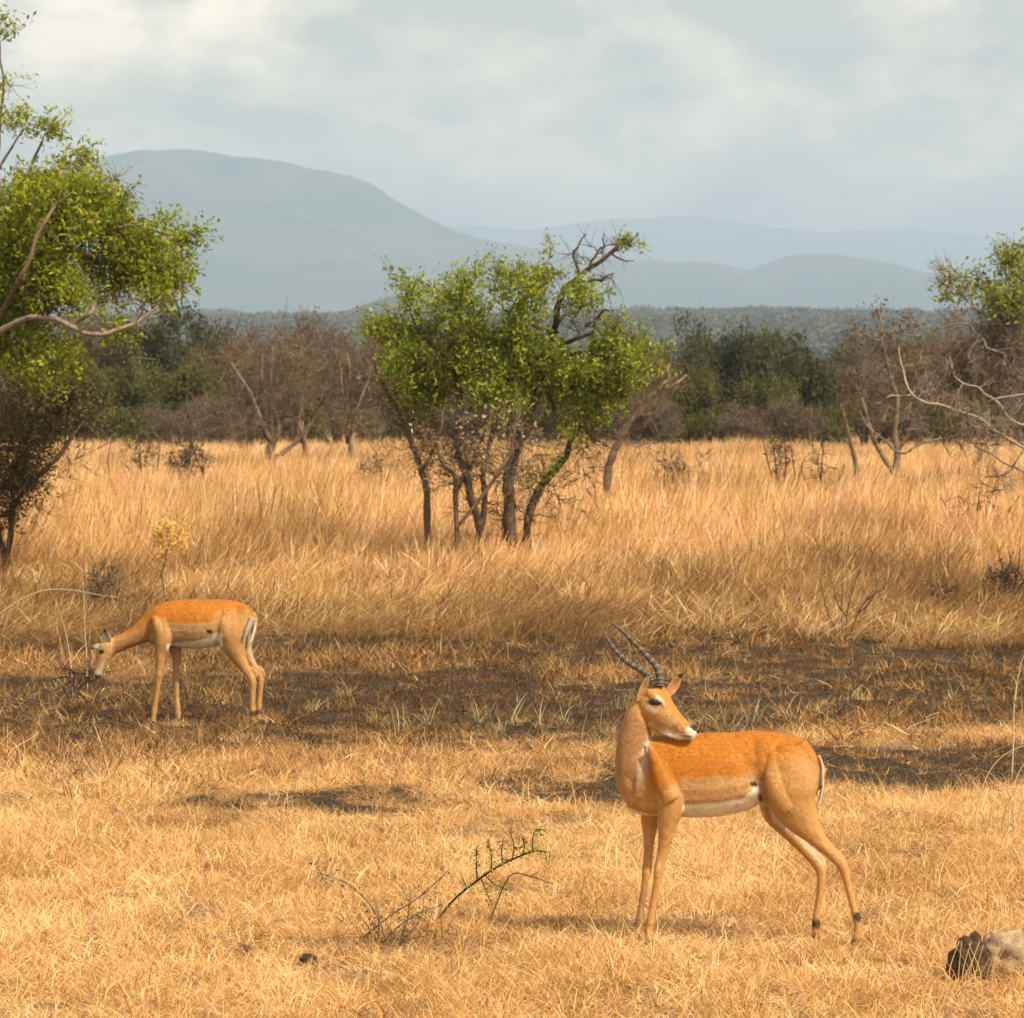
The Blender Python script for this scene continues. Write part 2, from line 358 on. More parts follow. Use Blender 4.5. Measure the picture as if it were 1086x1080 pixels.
_, plainV = ridge('wooded_hill', 2300, [(-500,349),(150,348),(300,346),(480,346),(620,345),(660,340),(700,342),(780,340),(860,341),(960,342),(1086,341),(1600,345)], 1250, hm2, rough=0.8, seed=44, rows=70, back=1.0)

# ---------------------------------------------------------------- haze
bmx = bpy.data.meshes.new('haze')
x0, x1, y0, y1, z0, z1 = -12500, 12500, -400, 22500, -1.7, 575
bmx.from_pydata([(x0,y0,z0),(x1,y0,z0),(x1,y1,z0),(x0,y1,z0),(x0,y0,z1),(x1,y0,z1),(x1,y1,z1),(x0,y1,z1)], [], [(0,3,2,1),(4,5,6,7),(0,1,5,4),(1,2,6,5),(2,3,7,6),(3,0,4,7)])
hzm, t, o = new_mat('haze_air')
pv = N(t, 'ShaderNodeVolumePrincipled'); pv.inputs['Color'].default_value = (0.62, 0.79, 0.98, 1); pv.inputs['Density'].default_value = 1.95e-4
pv.inputs['Anisotropy'].default_value = 0.0
t.links.new(pv.outputs[0], o.inputs['Volume']); bmx.materials.append(hzm)
tag(link('haze', bmx), kind='stuff')

# ---------------------------------------------------------------- grass: tufts scattered by geometry nodes
def blades(n, rad, h, w, lean, bend, seed, segs=4, leandir=None, dirspread=math.pi, wprof=None, wig=0.0):
    """n thin blades as (V, quads, var, hh)"""
    g = np.random.default_rng(seed)
    r = rad * np.sqrt(g.random(n)); a = g.random(n) * 2 * math.pi
    base = np.stack([r * np.cos(a), r * np.sin(a), np.full(n, -0.01)], -1)
    L = h[0] + (h[1] - h[0]) * g.random(n)
    dirn = (leandir if leandir is not None else 0) + (g.random(n) * 2 - 1) * dirspread
    th = lean[0] + (lean[1] - lean[0]) * g.random(n); bd = bend[0] + (bend[1] - bend[0]) * g.random(n)
    tt = np.linspace(0, 1, segs + 1); pts = [base]; cur = base.copy()
    dirw = dirn.copy()
    for k in range(segs):
        ang = th + bd * tt[k + 1] ** 1.3
        dirw = dirw + (g.random(n) - .5) * wig
        step = (L / segs)[:, None] * np.stack([np.sin(ang) * np.cos(dirw), np.sin(ang) * np.sin(dirw), np.cos(ang)], -1)
        cur = cur + step; cur[:, 2] = np.maximum(cur[:, 2], 0.004); pts.append(cur.copy())
    pts = np.stack(pts, 1)
    fa = g.random(n) * math.pi; side = np.stack([np.cos(fa), np.sin(fa), (g.random(n) - .5) * .5], -1)
    if wprof is None: wprof = 1 - 0.85 * tt ** 1.5
    ww = (w[0] + (w[1] - w[0]) * g.random(n))[:, None] * np.asarray(wprof)[None, :] * .5
    Lf = pts - side[:, None, :] * ww[..., None]; Rt = pts + side[:, None, :] * ww[..., None]
    V = np.stack([Lf, Rt], 2).reshape(-1, 3)
    k2 = 2 * (segs + 1)
    b = (np.arange(n)[:, None] * k2 + np.arange(segs)[None, :] * 2).ravel()
    Q = np.stack([b, b + 1, b + 3, b + 2], -1)
    var = np.repeat(g.random(n), k2); hh = np.tile(np.repeat(tt, 2), n)
    return V, Q, var, hh
def tuft(name, parts, mat):
    mb = MB()
    for p in parts:
        V, Q, va, hh = blades(**p); mb.add(V, Q, None, va, hh)
    return bpy.data.objects.new(name, mb.mesh(name, mat))
def scatter(name, tufts, pts, rot, scl, tint, label=None):
    col = bpy.data.collections.new(name + '_tufts')
    for q in tufts: col.objects.link(q)
    n = len(pts)
    me = bpy.data.meshes.new(name); me.vertices.add(n); me.vertices.foreach_set('co', np.asarray(pts, np.float32).ravel())
    for k, a, ty in (('rot', rot, 'FLOAT_VECTOR'), ('scl', scl, 'FLOAT_VECTOR'), ('tint', tint, 'FLOAT')):
        at = me.attributes.new(k, ty, 'POINT'); at.data.foreach_set('vector' if ty == 'FLOAT_VECTOR' else 'value', np.asarray(a, np.float32).ravel())
    at = me.attributes.new('idx', 'INT', 'POINT'); at.data.foreach_set('value', rng.integers(0, len(tufts), n).astype(np.int32))
    o = link(name, me)
    ng = bpy.data.node_groups.new(name, 'GeometryNodeTree')
    ng.interface.new_socket('Geometry', in_out='INPUT', socket_type='NodeSocketGeometry'); ng.interface.new_socket('Geometry', in_out='OUTPUT', socket_type='NodeSocketGeometry')
    gi = N(ng, 'NodeGroupInput'); go = N(ng, 'NodeGroupOutput')
    ip = N(ng, 'GeometryNodeInstanceOnPoints'); ip.inputs['Pick Instance'].default_value = True
    ci = N(ng, 'GeometryNodeCollectionInfo'); ci.inputs['Collection'].default_value = col; ci.inputs['Separate Children'].default_value = True; ci.inputs['Reset Children'].default_value = True
    def na(nm, ty):
        q = N(ng, 'GeometryNodeInputNamedAttribute'); q.data_type = ty; q.inputs['Name'].default_value = nm
        return [s for s in q.outputs if s.enabled][0]
    eu = N(ng, 'FunctionNodeEulerToRotation')
    L = ng.links.new
    L(gi.outputs[0], ip.inputs['Points']); L(ci.outputs[0], ip.inputs['Instance'])
    L(na('idx', 'INT'), ip.inputs['Instance Index']); L(na('rot', 'FLOAT_VECTOR'), eu.inputs[0]); L(eu.outputs[0], ip.inputs['Rotation'])
    L(na('scl', 'FLOAT_VECTOR'), ip.inputs['Scale']); L(ip.outputs[0], go.inputs[0])
    md = o.modifiers.new('scatter', 'NODES'); md.node_group = ng
    tag(o, label, None, None, 'stuff')
    return o
def field(y0, y1, dens, margin, keep=None):
    """random points on the ground between distances y0 and y1, a little wider than the view"""
    w1 = 0.1234 * y1 + margin; n = int((y1 - y0) * 2 * w1 * dens)
    Y = y0 + (y1 - y0) * rng.random(n); X = (rng.random(n) * 2 - 1) * w1
    k = np.abs(X) < 0.1234 * Y + margin
    X, Y = X[k], Y[k]
    if keep is not None:
        k = rng.random(len(X)) < keep(X, Y); X, Y = X[k], Y[k]
    return X, Y
PXO = lambda X, Y: 543 + X * F_PX / Y

straw_t = [tuft('straw_tuft', [dict(n=36, rad=.10, h=(.04, .11), w=(.0022, .0045), lean=(.3, 1.4), bend=(.3, 1.5), seed=100 + i, wig=.9),
                               dict(n=9, rad=.12, h=(.08, .17), w=(.0018, .0035), lean=(.0, .8), bend=(.3, 1.6), seed=120 + i, leandir=.2, dirspread=1.6, wig=.5),
                               dict(n=22, rad=.13, h=(.05, .15), w=(.003, .006), lean=(1.1, 1.5), bend=(.0, .4), seed=140 + i, wig=1.5)], M['straw']) for i in range(7)]
X, Y = field(14.2, 29.5, 170, 1.6, lambda X, Y: np.clip(1.15 - 1.3 * burnt(X, Y)[0], .05, 1) * np.clip((29.5 - Y) / 3.0, 0.10, 1) * np.clip(.35 + 3.2 * (fbm(X * 5, Y * 3.4, 43) - .33), .25, 1))
Z = ground_z(X, Y); b, s = burnt(X, Y); n = len(X)
lf = fbm(X * .8, Y * .55, 41); sc = (0.50 + 0.6 * lf + .55 * fbm(X * 3.1, Y * 2.2, 47)) * (0.70 + 0.6 * rng.random(n)) * (1 - .35 * b)
scl = np.stack([sc * 1.05, sc * 1.05, sc], -1)
tint = np.clip(0.60 + 1.0 * (fbm(X * 1.1 + 3, Y * .8, 55) - .5) + 1.1 * (fbm(X * 5 + 3, Y * 3, 56) - .5) + 0.5 * (rng.random(n) - .5) - b * 0.7, 0, 1)
scatter('dry_grass', straw_t, np.stack([X, Y, Z], -1), np.stack([rng.normal(0, .12, n), rng.normal(0, .12, n), rng.random(n) * 6.28], -1), scl, tint,
        'short pale straw grass covering the foreground')

stub_t = [tuft('stubble_tuft', [dict(n=30, rad=.12, h=(.04, .13), w=(.003, .007), lean=(.1, 1.3), bend=(.1, 1.1), seed=200 + i, wig=.9),
                                dict(n=9, rad=.09, h=(.10, .22), w=(.003, .006), lean=(.0, .6), bend=(.1, 1.2), seed=220 + i, wig=.4),
                                dict(n=24, rad=.18, h=(.05, .20), w=(.004, .008), lean=(1.0, 1.5), bend=(.0, .4), seed=240 + i, wig=1.4)], M['stubble']) for i in range(7)]
X, Y = field(23.0, 44.0, 105, 2.2, lambda X, Y: np.clip((Y - 23) / 5, 0.05, 1) * np.clip(.95 - .80 * burnt(X, Y)[0] + 1.6 * (fbm(X * 4.5, Y * 2.6, 77) - .5), .22, 1) * (1 - .75 * burnt(X, Y)[1]))
Z = ground_z(X, Y); b, s = burnt(X, Y); n = len(X)
lf = fbm(X * .9 + 7, Y * .5, 61); sc = (0.55 + 0.8 * lf) * (0.5 + 1.0 * rng.random(n) ** 1.6) * (0.85 + 0.5 * np.clip((Y - 35) / 6, 0, 1)) * (1 - .3 * b)
pxx = PXO(X, Y)
tint = np.clip(0.66 + 1.2 * (fbm(X * .9 + 13, Y * .45, 65) - .5) + 1.5 * (rng.random(n) - .5) - 0.70 * b + 0.2 * np.clip((30 - Y) / 4, 0, 1), 0, 1)
scatter('burnt_stubble', stub_t, np.stack([X, Y, Z], -1), np.stack([rng.normal(0, .15, n), rng.normal(0, .15, n), rng.random(n) * 6.28], -1), np.stack([sc * 1.15, sc * 1.15, sc], -1), tint,
        'sparse scorched stubble on the burnt strip')

tp = [1, .9, .8, .7, 1.3, 1.9, .5]
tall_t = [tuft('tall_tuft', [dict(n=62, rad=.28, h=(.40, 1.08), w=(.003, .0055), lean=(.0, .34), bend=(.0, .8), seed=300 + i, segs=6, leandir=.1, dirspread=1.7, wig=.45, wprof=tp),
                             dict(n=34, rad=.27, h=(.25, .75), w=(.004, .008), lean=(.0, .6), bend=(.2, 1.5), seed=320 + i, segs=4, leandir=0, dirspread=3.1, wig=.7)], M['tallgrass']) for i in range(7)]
Xs, Ys = [], []
for a0, a1, dn, mg in ((35.5, 48, 26, 3.5), (48, 66, 17, 4.5), (66, 90, 9, 6), (90, 128, 6, 8)):
    x_, y_ = field(a0, a1, dn, mg, (lambda X, Y: np.clip((Y - 36.2 + (fbm(X * .7, Y * .7, 91) - .5) * 5) / 2.6, 0.0, 1) * (1 - .5 * (fbm(X * .5, Y * .3, 95) < .36))))
    Xs.append(x_); Ys.append(y_)
X = np.concatenate(Xs); Y = np.concatenate(Ys); n = len(X); Z = ground_z(X, Y)
lf = fbm(X * .35, Y * .2, 71)
hgt = (0.34 + 0.58 * np.clip((Y - 37) / 9, 0, 1)) * (0.50 + .45 * lf + .55 * fbm(X * 1.2, Y * .9, 73)) * (.85 + .3 * rng.random(n)) * (1 - .45 * np.clip((Y - 62) / 40, 0, 1))
scl = np.stack([0.9 + .3 * rng.random(n), 0.9 + .3 * rng.random(n), hgt], -1)
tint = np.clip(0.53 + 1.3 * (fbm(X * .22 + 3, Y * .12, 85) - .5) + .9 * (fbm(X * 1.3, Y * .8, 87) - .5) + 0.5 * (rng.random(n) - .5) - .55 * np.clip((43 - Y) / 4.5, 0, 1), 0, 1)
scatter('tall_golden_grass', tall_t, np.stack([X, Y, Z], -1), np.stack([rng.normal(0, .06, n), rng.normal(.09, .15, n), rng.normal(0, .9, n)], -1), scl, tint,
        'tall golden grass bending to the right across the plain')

# far woodland on the low hills, one mass
def clump(seed, mat, n=150, r=(2.6, 2.6, 2.0), leaf=(.5, 1.1)):
    g = np.random.default_rng(seed); u = g.normal(size=(n, 3)); u /= np.linalg.norm(u, axis=1, keepdims=True)
    rr = (.55 + .45 * g.random(n)) * (0.8 + .4 * g.random(n)); c = u * rr[:, None] * np.array(r) + np.array([0, 0, r[2] * .9])
    return leaf_quads(c, g, leaf)
def clump_obj(i):
    mb = MB(); V, Q = clump(400 + i, None); mb.add(V, Q, None, np.repeat(np.random.default_rng(i).random(len(Q)), 4))
    return bpy.data.objects.new('wood_clump', mb.mesh('wood_clump', M['wood']))
clumps = [clump_obj(i) for i in range(5)]
pv_ = plainV; rr_, cc_ = pv_.shape[:2]
npt = 20000; ri = rng.random(npt) ** .8 * (rr_ * .55 - 2) ; ci_ = rng.random(npt) * (cc_ - 2)
r0 = ri.astype(int); c0 = ci_.astype(int); fr = (ri - r0)[:, None]; fc = (ci_ - c0)[:, None]
pp = (pv_[r0, c0] * (1 - fr) * (1 - fc) + pv_[r0 + 1, c0] * fr * (1 - fc) + pv_[r0, c0 + 1] * (1 - fr) * fc + pv_[r0 + 1, c0 + 1] * fr * fc)
keep = (fbm(pp[:, 0] / 130, pp[:, 1] / 90, 111) > .40) & (np.abs(pp[:, 0]) < .1234 * pp[:, 1] + 60)
pp = pp[keep]; n = len(pp); sc = .45 + 1.5 * rng.random(n) ** 2
scatter('far_woodland', clumps, pp, np.stack([np.zeros(n), np.zeros(n), rng.random(n) * 6.28], -1), np.stack([sc * 1.5, sc * 1.5, sc], -1), np.clip(fbm(pp[:, 0] / 160, pp[:, 1] / 200, 131) * 1.2 - .1 + .3 * (rng.random(n) - .5), 0, 1),
        'hazy woodland covering the low hills')

# ---------------------------------------------------------------- impalas
def loft(secs, D, sides=24, per=5, capped=True, sq=1.0):
    """closed surface through sections (photo px, py, depth toward the viewer, half-size in profile, half-size in depth), all in
    photo pixels at distance D"""
    s = smoothpath(secs, per)
    k = D / F_PX
    pts = np.array([tuple(P(a, b, D - d * k)) for a, b, d in s[:, :3]])
    ra = np.maximum(s[:, 3], .3) * k; rb = np.maximum(s[:, 4], .3) * k
    T = np.gradient(pts, axis=0); T /= np.linalg.norm(T, axis=1, keepdims=True)
    A = np.cross(T, np.array([0, 1., 0])); A /= np.linalg.norm(A, axis=1, keepdims=True)
    B = np.cross(A, T)
    an = np.arange(sides) * 2 * math.pi / sides
    ca, sa = np.cos(an), np.sin(an)
    V = pts[:, None] + (ra[:, None, None] * ca[None, :, None]) * A[:, None] + (rb[:, None, None] * sa[None, :, None]) * B[:, None]
    n = len(pts)
    i = np.arange(n - 1)[:, None] * sides; j = np.arange(sides)[None]; kk = (j + 1) % sides
    Q = np.stack([i + j, i + kk, i + kk + sides, i + j + sides], -1).reshape(-1, 4)
    V = V.reshape(-1, 3)
    e0 = pts[0] - T[0] * min(ra[0], rb[0]) * .5; e1 = pts[-1] + T[-1] * min(ra[-1], rb[-1]) * .5
    V = np.vstack([V, e0, e1]); m = n * sides; b = (n - 1) * sides
    F3 = [((q + 1) % sides, q, m) for q in range(sides)] + [(b + q, b + (q + 1) % sides, m + 1) for q in range(sides)]
    return V, Q, np.array(F3)
def union_body(name, lofts, D, voxel, smooth_n, slim=None):
    mb = MB()
    for s in lofts:
        if slim: s = [q if q[1] < slim[0] else (q[0], q[1], q[2], q[3] * (1 - (1 - slim[2]) * min(1, (q[1] - slim[0]) / slim[1])), q[4] * (1 - (1 - slim[2]) * min(1, (q[1] - slim[0]) / slim[1]))) for q in s]
        V, Q, F3 = loft(s, D); mb.add(V, Q, F3)
    me = mb.mesh(name, None)
    tmp = bpy.data.objects.new('tmp', me); C.objects.link(tmp)
    r = tmp.modifiers.new('r', 'REMESH'); r.mode = 'VOXEL'; r.voxel_size = voxel
    s = tmp.modifiers.new('s', 'SMOOTH'); s.factor = .5; s.iterations = smooth_n
    dg = bpy.context.evaluated_depsgraph_get(); dg.update()
    out = bpy.data.meshes.new_from_object(tmp.evaluated_get(dg)); out.name = name
    bpy.data.objects.remove(tmp)
    return out
def sst(a, b, x): 
    t = np.clip((np.asarray(x, float) - a) / (b - a), 0, 1); return t * t * (3 - 2 * t)
def lerp(A, B, t): return A + (np.asarray(B) - A) * np.asarray(t)[:, None]
def paint(me, D, fn):
    """coat colour of each vertex from its place on the body"""
    n = len(me.vertices); co = np.empty(n * 3, np.float32); me.vertices.foreach_get('co', co); co = co.reshape(-1, 3).astype(float)
    cp, sp = math.cos(PITCH), math.sin(PITCH)
    x, y, z = co[:, 0], co[:, 1], co[:, 2] - CAM_H
    f_ = y * cp - z * sp; u = y * sp + z * cp
    px = 543 + F_PX * x / f_; py = 540 - F_PX * u / f_; dep = (D - y) * F_PX / D
    nz = fbm(x * 9, z * 9 + y * 5, 5); nz2 = fbm(x * 45, z * 45 + y * 30, 6)
    col = fn(px, py, dep, nz)
    col = col * (0.90 + 0.2 * nz2)[:, None] * (0.92 + .16 * nz)[:, None]
    at = me.attributes.new('coat', 'FLOAT_COLOR', 'POINT'); at.data.foreach_set('color', np.hstack([np.clip(col, 0, 1), np.ones((n, 1))]).astype(np.float32).ravel())
    me.polygons.foreach_set('use_smooth', np.ones(len(me.polygons), bool))
coat, t, o = new_mat('coat')
ca = N(t, 'ShaderNodeAttribute', attribute_name='coat'); tcn = N(t, 'ShaderNodeTexCoord')
mpn = N(t, 'ShaderNodeMapping', inp={'Scale': (45, 170, 150), 'Rotation': (0, .35, 0)}); t.links.new(tcn.outputs['Object'], mpn.inputs[0])
nn = N(t, 'ShaderNodeTexNoise', inp={'Scale': 1.0, 'Detail': 4.0, 'Roughness': .7}); t.links.new(mpn.outputs[0], nn.inputs['Vector'])
rr = ramp(t, [(.3, (.68, .63, .58)), (.7, (1.22, 1.22, 1.22))], nn.outputs['Fac'])
cc = mixc(t, 1.0, ca.outputs['Color'], rr.outputs[0], 'MULTIPLY')
b = N(t, 'ShaderNodeBump', inp={'Strength': .45, 'Distance': .004}); t.links.new(nn.outputs['Fac'], b.inputs['Height'])
d = N(t, 'ShaderNodeBsdfPrincipled', inp={'Roughness': .6, 'Specular IOR Level': .25, 'Sheen Weight': .15, 'Sheen Roughness': .4})
d.inputs['Sheen Tint'].default_value = (1, .8, .55, 1)
n3 = N(t, 'ShaderNodeTexNoise', inp={'Scale': 13.0, 'Detail': 2.0}); t.links.new(tcn.outputs['Object'], n3.inputs['Vector']); b3 = N(t, 'ShaderNodeBump', inp={'Strength': .5, 'Distance': .03}); t.links.new(n3.outputs['Fac'], b3.inputs['Height']); t.links.new(b3.outputs[0], b.inputs['Normal'])
t.links.new(cc, d.inputs['Base Color']); t.links.new(b.outputs[0], d.inputs['Normal']); t.links.new(d.outputs[0], o.inputs[0])
M['coat'] = coat
def plain(name, col, rough=.6, spec=.3):
    m, t, o = new_mat(name)
    tcn = N(t, 'ShaderNodeTexCoord'); n = N(t, 'ShaderNodeTexNoise', inp={'Scale': 40, 'Detail': 4.0}); t.links.new(tcn.outputs['Object'], n.inputs['Vector'])
    r = ramp(t, [(.3, tuple(c * .75 for c in col)), (.7, tuple(min(1, c * 1.2) for c in col))], n.outputs['Fac'])
    d = N(t, 'ShaderNodeBsdfPrincipled', inp={'Roughness': rough, 'Specular IOR Level': spec}); t.links.new(r.outputs[0], d.inputs['Base Color']); t.links.new(d.outputs[0], o.inputs[0])
    return m
M['eye'] = plain('eye_dark', (.012, .008, .006), .08, .6)
M['horn'] = leaf_mat('horn_keratin', [(0, (.075, .055, .04)), (.5, (.11, .085, .062)), (1, (.19, .155, .115))], 0.0, rough=.5)
M['hoof'] = plain('hoof_black', (.03, .025, .02), .5, .3)
FAWN = np.array([.54, .285, .088]); SADDLE = np.array([.46, .160, .010]); FLANK = np.array([.56, .32, .13]); BELLY = np.array([.86, .78, .64])
WHITE = np.array([.82, .74, .60]); DARK = np.array([.03, .022, .017]); NECK_SHADED = np.array([.36, .18, .068]); FORE = np.array([.62, .22, .03])
def ell(px, py, x, y, rx, ry, rot=0.0, soft=.35):
    c, s = math.cos(rot), math.sin(rot); u = (px - x) * c + (py - y) * s; v = -(px - x) * s + (py - y) * c
    return 1 - sst(1 - soft, 1 + soft, np.sqrt((u / rx) ** 2 + (v / ry) ** 2))

def ear_mesh(name, base, tip, wide, D, open_dir, dw, tipcol, incol):
    """leaf-shaped cupped ear between base and tip (px, py, depth); open_dir is the profile-plane side the cup faces"""
    mb = MB(); k = D / F_PX
    b = np.array(base, float); tp_ = np.array(tip, float); ax = tp_ - b; L = np.linalg.norm(ax); ax /= L
    od = np.array(open_dir, float); od -= ax * od.dot(ax); od /= np.linalg.norm(od); sd_ = np.cross(ax, od)
    nu, nv = 15, 11
    outer, inner = [], []
    for i in range(nu):
        u = i / (nu - 1); w = wide * (math.sin(math.pi * min(1, u * .86 + .13)) ** .75) * (1 if u < .98 else .2)
        for j in range(nv):
            a = (j / (nv - 1) - .5) * math.pi * 1.15
            cup = dw * (1 - u * .6)
            p = b + ax * L * u + sd_ * w * math.sin(a) - od * (w * cup * math.cos(a)) + od * w * .3
            outer.append(p); inner.append(p + od * max(.25, 1.0 * (1 - abs(2 * j / (nv - 1) - 1) ** 3)))
    G = np.array(outer + inner); V = np.array([tuple(P(g[0], g[1], D - g[2] * k)) for g in G])
    n = nu * nv; Q = []
    for i in range(nu - 1):
        for j in range(nv - 1):
            q = i * nv + j; Q += [(q, q + 1, q + nv + 1, q + nv), (n + q + nv, n + q + nv + 1, n + q + 1, n + q)]
        q = i * nv; Q += [(q + nv, n + q + nv, n + q, q)]; q = i * nv + nv - 1; Q += [(q, n + q, n + q + nv, q + nv)]
    for j in range(nv - 1):
        Q += [(j, n + j, n + j + 1, j + 1)]; q = (nu - 1) * nv + j; Q += [(q + 1, n + q + 1, n + q, q)]
    me = mesh_np(name, V, np.array(Q), M['coat'], None, True)
    uu = np.tile(np.repeat(np.linspace(0, 1, nu), nv), 2); inn = np.repeat([0., 1.], n); jj = np.tile(np.tile(np.abs(np.linspace(-1, 1, nv)), nu), 2)
    col = lerp(np.tile(FAWN * .75, (2 * n, 1)), incol, inn); col = lerp(col, WHITE, inn * sst(.6, .9, jj) * .7); col = lerp(col, DARK, inn * sst(.35, .8, uu) * (1 - sst(.25, .5, jj)) * .5)
    col = lerp(col, DARK, sst(tipcol, tipcol + .08, uu))
    at = me.attributes.new('coat', 'FLOAT_COLOR', 'POINT'); at.data.foreach_set('color', np.hstack([col, np.ones((2 * n, 1))]).astype(np.float32).ravel())
    return me
def horn_mesh(name, pts, D, r0, nrings=10):
    """curved tapering horn with raised rings on its lower two thirds"""
    s = smoothpath(pts, 14); k = D / F_PX; n = len(s); u = np.linspace(0, 1, n)
    base = r0 * (1 - .94 * u ** 1.25)
    ring = np.maximum(0, np.sin(u * nrings * 1.45 * 2 * math.pi)) ** 1.5
    r = base * (1 + .20 * ring * (1 - sst(.55, .75, u)))
    mb = MB(); w = np.array([tuple(P(a, b_, D - d_ * k)) for a, b_, d_ in s])
    tube(mb, w, r * k, 12, var=0.5); vv = np.repeat(ring * (1 - sst(.6, .8, u)) + .25 * sst(.5, .9, u), 12); mb.var[-1] = np.concatenate([vv, [0, 0]])
    me = mb.mesh(name, M['horn'], True)
    return me
def sphere(mb, c, r, n=12):
    th = np.linspace(0, math.pi, n); ph = np.arange(2 * n) * math.pi / n
    V = np.stack([np.outer(np.sin(th), np.cos(ph)), np.outer(np.sin(th), np.sin(ph)), np.outer(np.cos(th), np.ones(2 * n))], -1).reshape(-1, 3) * np.array(r) + np.array(c)
    i = np.arange(n - 1)[:, None] * 2 * n; j = np.arange(2 * n)[None]; kk = (j + 1) % (2 * n)
    mb.add(V, np.stack([i + j, i + j + 2 * n, i + kk + 2 * n, i + kk], -1).reshape(-1, 4))
def attach(name, me, root, rootloc):
    me.transform(__import__('mathutils').Matrix.Translation(-Vector(rootloc))); return link(name, me, root)

def fur(name, me, root, n, length, width, seed):
    """short hair lying along the body, each hair the colour of the coat under it"""
    g = np.random.default_rng(seed); me.calc_loop_triangles(); T = np.empty(len(me.loop_triangles) * 3, np.int32); me.loop_triangles.foreach_get('vertices', T); T = T.reshape(-1, 3)
    nv = len(me.vertices); co = np.empty(nv * 3, np.float32); me.vertices.foreach_get('co', co); co = co.reshape(-1, 3).astype(float)
    cl = np.empty(nv * 4, np.float32); me.attributes['coat'].data.foreach_get('color', cl); cl = cl.reshape(-1, 4)[:, :3]
    a, b_, c = co[T[:, 0]], co[T[:, 1]], co[T[:, 2]]; N_ = np.cross(b_ - a, c - a); ar = np.linalg.norm(N_, axis=1); N_ /= ar[:, None] + 1e-12
    i = g.choice(len(T), n, p=ar / ar.sum()); u, v = g.random(n), g.random(n); f_ = u + v > 1; u[f_], v[f_] = 1 - u[f_], 1 - v[f_]
    p = a[i] + (b_[i] - a[i]) * u[:, None] + (c[i] - a[i]) * v[:, None]; nn_ = N_[i]
    d = np.array([.55, 0, -.8]) + g.normal(0, .28, (n, 3)); d -= nn_ * (d * nn_).sum(1)[:, None]; d /= np.linalg.norm(d, axis=1)[:, None] + 1e-9
    L = length * (.5 + g.random(n))[:, None]; s = np.cross(nn_, d) * width * .5
    tip = p + d * L + nn_ * L * (.16 + .22 * g.random(n))[:, None]; p0 = p - nn_ * .0006
    V = np.stack([p0 - s, p0 + s, tip], 1).reshape(-1, 3); Fq = np.arange(3 * n).reshape(n, 3)
    ch = cl[T[i, 0]] * (.62 + .62 * g.random(n) ** .8)[:, None]
    hm_ = mesh_np(name, V, Fq, M['hair'], None, False); at = hm_.attributes.new('coat', 'FLOAT_COLOR', 'POINT')
    at.data.foreach_set('color', np.hstack([np.clip(np.repeat(ch, 3, 0), 0, 1), np.ones((3 * n, 1))]).astype(np.float32).ravel()); return link(name, hm_, root)
hr, t, o = new_mat('hair'); ca_ = N(t, 'ShaderNodeAttribute', attribute_name='coat'); d = N(t, 'ShaderNodeBsdfPrincipled', inp={'Roughness': .5, 'Specular IOR Level': .3})
t.links.new(ca_.outputs['Color'], d.inputs['Base Color']); t.links.new(d.outputs[0], o.inputs[0]); M['hair'] = hr
